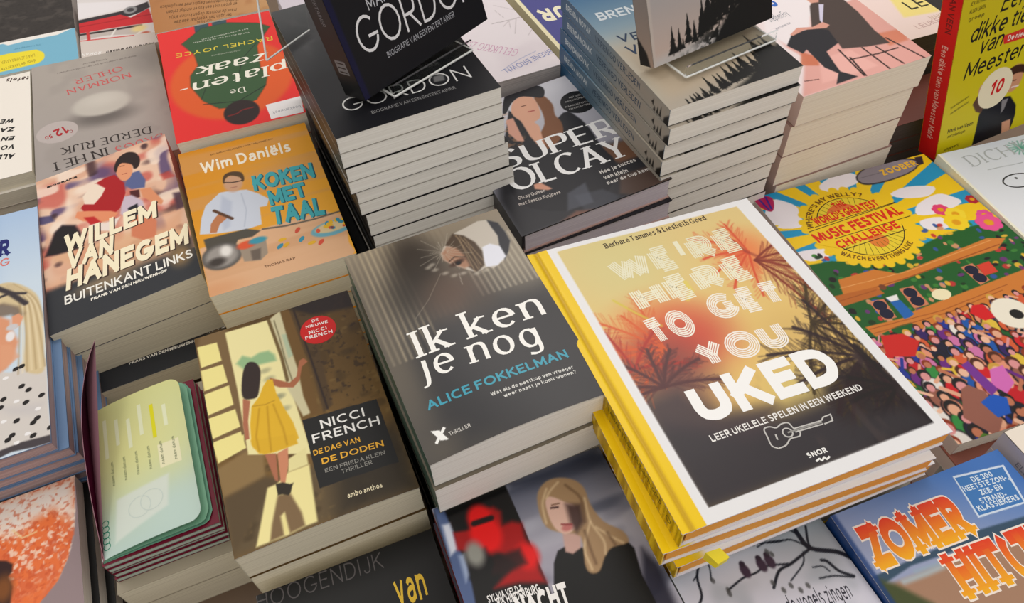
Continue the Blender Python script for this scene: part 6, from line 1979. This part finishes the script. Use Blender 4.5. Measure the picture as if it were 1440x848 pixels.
# maroon passport booklets with the open green page
x, y, z, r, tx, ty, w, h = (-17.900, 40.300, 8.600, 0.000, 0.000, 0.000, 8.900, 15.000)
bp_lo = Plane(x, y, 0, 0, 0, 0)
bp_mid = Plane(x, y, 0, 3.4, 0, 0)
bp_hi = Plane(x, y, 0, 6.6, 0, 0)
for k, (lo_, hi_) in enumerate(((bp_mid, bp_hi), (bp_lo, bp_mid))):
    flat_book('paperback_book', ('thick cream edged paperback directly under the maroon booklets', 'cream edged paperback at the bottom of the pile carrying the maroon booklets')[k],
              'book', None, x + .45, y + .6, 0, 10.2, 18.2, lo_, hi_, cover=(170, 160, 140), spine=(120, 110, 100), pages='ivory')
zz = 6.6
for k in range(5):
    t_ = .62
    flat_book('passport_booklet', ['maroon booklet on top of its pile, its open green page raised', 'maroon booklet second in the pile left of the yellow dress book',
                                   'maroon booklet third in the pile left of the yellow dress book', 'maroon booklet fourth in the pile left of the yellow dress book',
                                   'maroon booklet at the bottom of the pile left of the yellow dress book'][4 - k], 'booklet', 'maroon booklets', x + (k % 2) * .12, y + .1 * (k % 3), (k - 2) * .004, w, h,
              Plane(x, y, 0, zz, 0, 0), Plane(x, y, 0, zz + t_, 0, 0), cover=(120, 26, 58), spine=(110, 24, 52), back=(120, 26, 58), pages='green')
    if k == 4:
        top_booklet = [o for o in bpy.data.objects if o.name.startswith('passport_booklet')][-1]
    zz += t_
# raised sheets: bundle of curled green pages and the upright maroon cover, parts of the top booklet
tb_ = top_booklet
zt = zz - (zz - t_)


def round_sheet(name, w_, h_, z_off, lift, curl, mat_c, art=None, th=.03):
    """sheet hinged at the left edge, lifted and curved; rounded free corners"""
    A = art or Art(w_, h_, mat_c, .35)
    rad = 1.0

    def mp(u, v, off):
        cu = np.maximum(u - (w_ - rad), 0) / rad
        inset = rad * (1 - np.sqrt(np.clip(1 - cu * cu, 0, 1)))
        v2 = inset + v / h_ * (h_ - 2 * inset)
        k_ = np.clip(u / w_, 0, 1)
        zz_ = z_off + lift * np.sin(k_ * math.pi * .5) ** .8 * (1 - curl * k_) + .25 * lift * (v2 / h_) * k_ + off
        return np.stack([u * .985 - w / 2 + .1, v2 - h_ / 2, zz_], -1)
    return surface(name, A, mp, th, (150, 190, 170), tb_, None)


hb = t_
round_sheet('page', w - .3, h - .4, hb + .02, .25, .5, (112, 168, 142))
round_sheet('page', w - .5, h - .5, hb + .1, .55, .4, (128, 180, 150))
round_sheet('page', w - .9, h - .6, hb + .2, 1.1, .2, (170, 200, 180), art_passport(w - .9, h - .6), .08)
A_ = Art(7.6, 14.6, (98, 34, 58), .3)
A_.grad((0, 0), (0, 14.6), (98, 28, 54), (112, 62, 78))


def mp_cover(u, v, off):
    # stiff maroon cover standing up at the hinge, its far corner pulled up highest
    f_, g_ = u / 7.6, np.clip(v / 14.6, 0, 1)
    X = -w / 2 + .02 + f_ * (2.6 * g_ ** 4 + .3) - .6 * np.sin(f_ * math.pi) * g_ + off
    Y = v - 7.3 + f_ * (3.4 * g_ + .1)
    Z = hb + f_ * (.35 + 5.0 * g_ ** .85)
    return np.stack([X, Y, Z], -1)


surface('raised_cover', A_, mp_cover, .05, (150, 110, 120), tb_, None)

# ---------------------------------------------------------------- books leaning on stands
g1, g2, g3 = {'O': (8.3594, 55.2657, 28.3909), 'u': (0.9101, 0.4096, 0.0623), 'v': (-0.1536, 0.1939, 0.9689), 'n': (0.3848, -0.8914, 0.2394)}, {'O': (33.9368, 50.9809, 26.8547), 'u': (0.9884, 0.1501, 0.021), 'v': (-0.0674, 0.311, 0.948), 'n': (0.1358, -0.9385, 0.3175)}, {'O': (68.8248, 44.4001, 8.9612), 'u': (0.9912, -0.0299, 0.1289), 'v': (-0.121, 0.1893, 0.9744), 'n': (-0.0535, -0.9815, 0.184)}
standing_book('paperback_book', 'tilted dark navy paperback standing on the tall black stack with white art deco title', 'book', g1, 3.0,
              art_gordon_standing(15, 23), art_gordon_spine(23, 3.0), (30, 30, 34), (40, 42, 60), back=(30, 30, 34))


def trees_spine(w, t):
    A = Art(w, t, (166, 150, 138), .12)
    A.grad((0, 0), (w, 0), (70, 100, 126), (176, 152, 136))
    A.poly([(w - 2.6, 0), (w + .3, -.2), (w + .3, t * .8), (w - 1.2, t * .6)], (40, 38, 38), .15)
    A.text('BRENDA NOVAK', [(w * .3, t * .34), (w * .7, t * .34)], (60, 60, 66), wt=.16, cap=.8)
    return A


standing_book('paperback_book', 'paperback standing on a clear stand with black fir trees against a pale dusk sky', 'book', g2, 2.0,
              art_trees_standing(14.3, 21.5), trees_spine(21.5, 2.0), (170, 156, 146), (200, 196, 190), back=(90, 100, 110))
standing_book('paperback_book', 'bright yellow paperback with a red spine standing upright at the right edge', 'book', g3, 2.6,
              art_yellow(17, 23), art_yellow_spine(23, 2.6), (206, 40, 34), (206, 190, 40), back=(206, 190, 40), mat=GLOSSY)

# clear acrylic stands
am, nt, b = new_mat('clear_acrylic', .03)
b.inputs['Transmission Weight'].default_value = 1.0
b.inputs['IOR'].default_value = 1.2
b.inputs['Base Color'].default_value = (.97, .99, .98, 1)
em, nt, b = new_mat('acrylic_edge_glint', .25)  # pale colour paints in the bright glint along the clear sheets' edges
b.inputs['Base Color'].default_value = (.86, .88, .86, 1)
b.inputs['Coat Weight'].default_value = .6


def sheet(name, pts, th, mat, parent):
    """flat four or more sided plate from 3D corner points (cm)"""
    p = [Vector(q) for q in pts]
    n_ = (p[1] - p[0]).cross(p[2] - p[0]).normalized() * th
    v = [tuple(q * S) for q in p] + [tuple((q - n_) * S) for q in p]
    k = len(p)
    f = [tuple(range(k)), tuple(range(2 * k - 1, k - 1, -1))] + [(i, i + k, (i + 1) % k + k, (i + 1) % k) for i in range(k)]
    f = [q[::-1] if j > 1 else q for j, q in enumerate(f)]
    return link_mesh(name, v, f, mat, parent)


def rod(name, a, b_, rad, mat, parent, n=6):
    a, b_ = Vector(a), Vector(b_)
    d = (b_ - a).normalized()
    u = d.orthogonal().normalized()
    w_ = d.cross(u)
    v = []
    for q in (a, b_):
        for i in range(n):
            t = 2 * math.pi * i / n
            v.append(tuple((q + (u * math.cos(t) + w_ * math.sin(t)) * rad) * S))
    f = [(i, (i + 1) % n, (i + 1) % n + n, i + n) for i in range(n)] + [tuple(range(n))[::-1], tuple(range(n, 2 * n))]
    return link_mesh(name, v, f, mat, parent)


def acrylic_stand(label, g, t, w_, lip, base_z, back_h, x0, x1):
    O, u, v, n = [Vector(g[k]) for k in 'Ouvn']
    root = empty('book_stand', (0, 0, 0))
    tag(root, label, 'stand')
    fwd = Vector((n.x, n.y, 0)).normalized()
    ub = Vector((u.x, u.y, 0)).normalized()
    B = lambda a_, s_: Vector((O.x, O.y, 0)) + ub * a_ + fwd * s_ + Vector((0, 0, base_z))
    q = [B(x0, -5), B(x1, -5), B(x1, lip), B(x0, lip)]
    sheet('base_plate', q[::-1] if False else [q[3], q[2], q[1], q[0]], .12, am, root)
    bk = O - n * (t + .7)
    sheet('back_plate', [bk + u * x0, bk + u * x1, bk + u * x1 + v * back_h, bk + u * x0 + v * back_h], .22, am, root)
    sheet('front_lip', [q[3], q[2], q[2] + Vector((0, 0, 1.0)), q[3] + Vector((0, 0, 1.0))], .22, am, root)
    rod('edge_glint', q[3], q[2], .11, em, root)  # pale rods stand in for the light caught by the plate edges
    rod('edge_glint', q[2], q[1], .08, em, root)
    rod('edge_glint', q[0], q[3], .11, em, root)
    return root


acrylic_stand('clear acrylic stand holding the tree book on the blue spined stack', g2, 2.0, 14.3, 1.8, 26.03, 12, 2.4, 13.4)
STAND2 = acrylic_stand('clear acrylic stand under the tilted navy book on the black stack', g1, 3.0, 15, .65, 27.72, 12, 2.65, 12.2)
# the same stand's side flange reaches out over the red book
e0, e1 = Vector((1.9, 66.25, 27.8)), Vector((6.72, 69.76, 27.8))
e2 = e0 + (Vector((2.83, 69.3, 32)) - e0) * 1.7
sheet('side_flange', [e0, e1, e2 + (e1 - e0), e2], .15, am, STAND2)
rod('edge_glint', e0, e1, .09, em, STAND2)  # painted glint along the flange edges
rod('edge_glint', e0, e2, .09, em, STAND2)
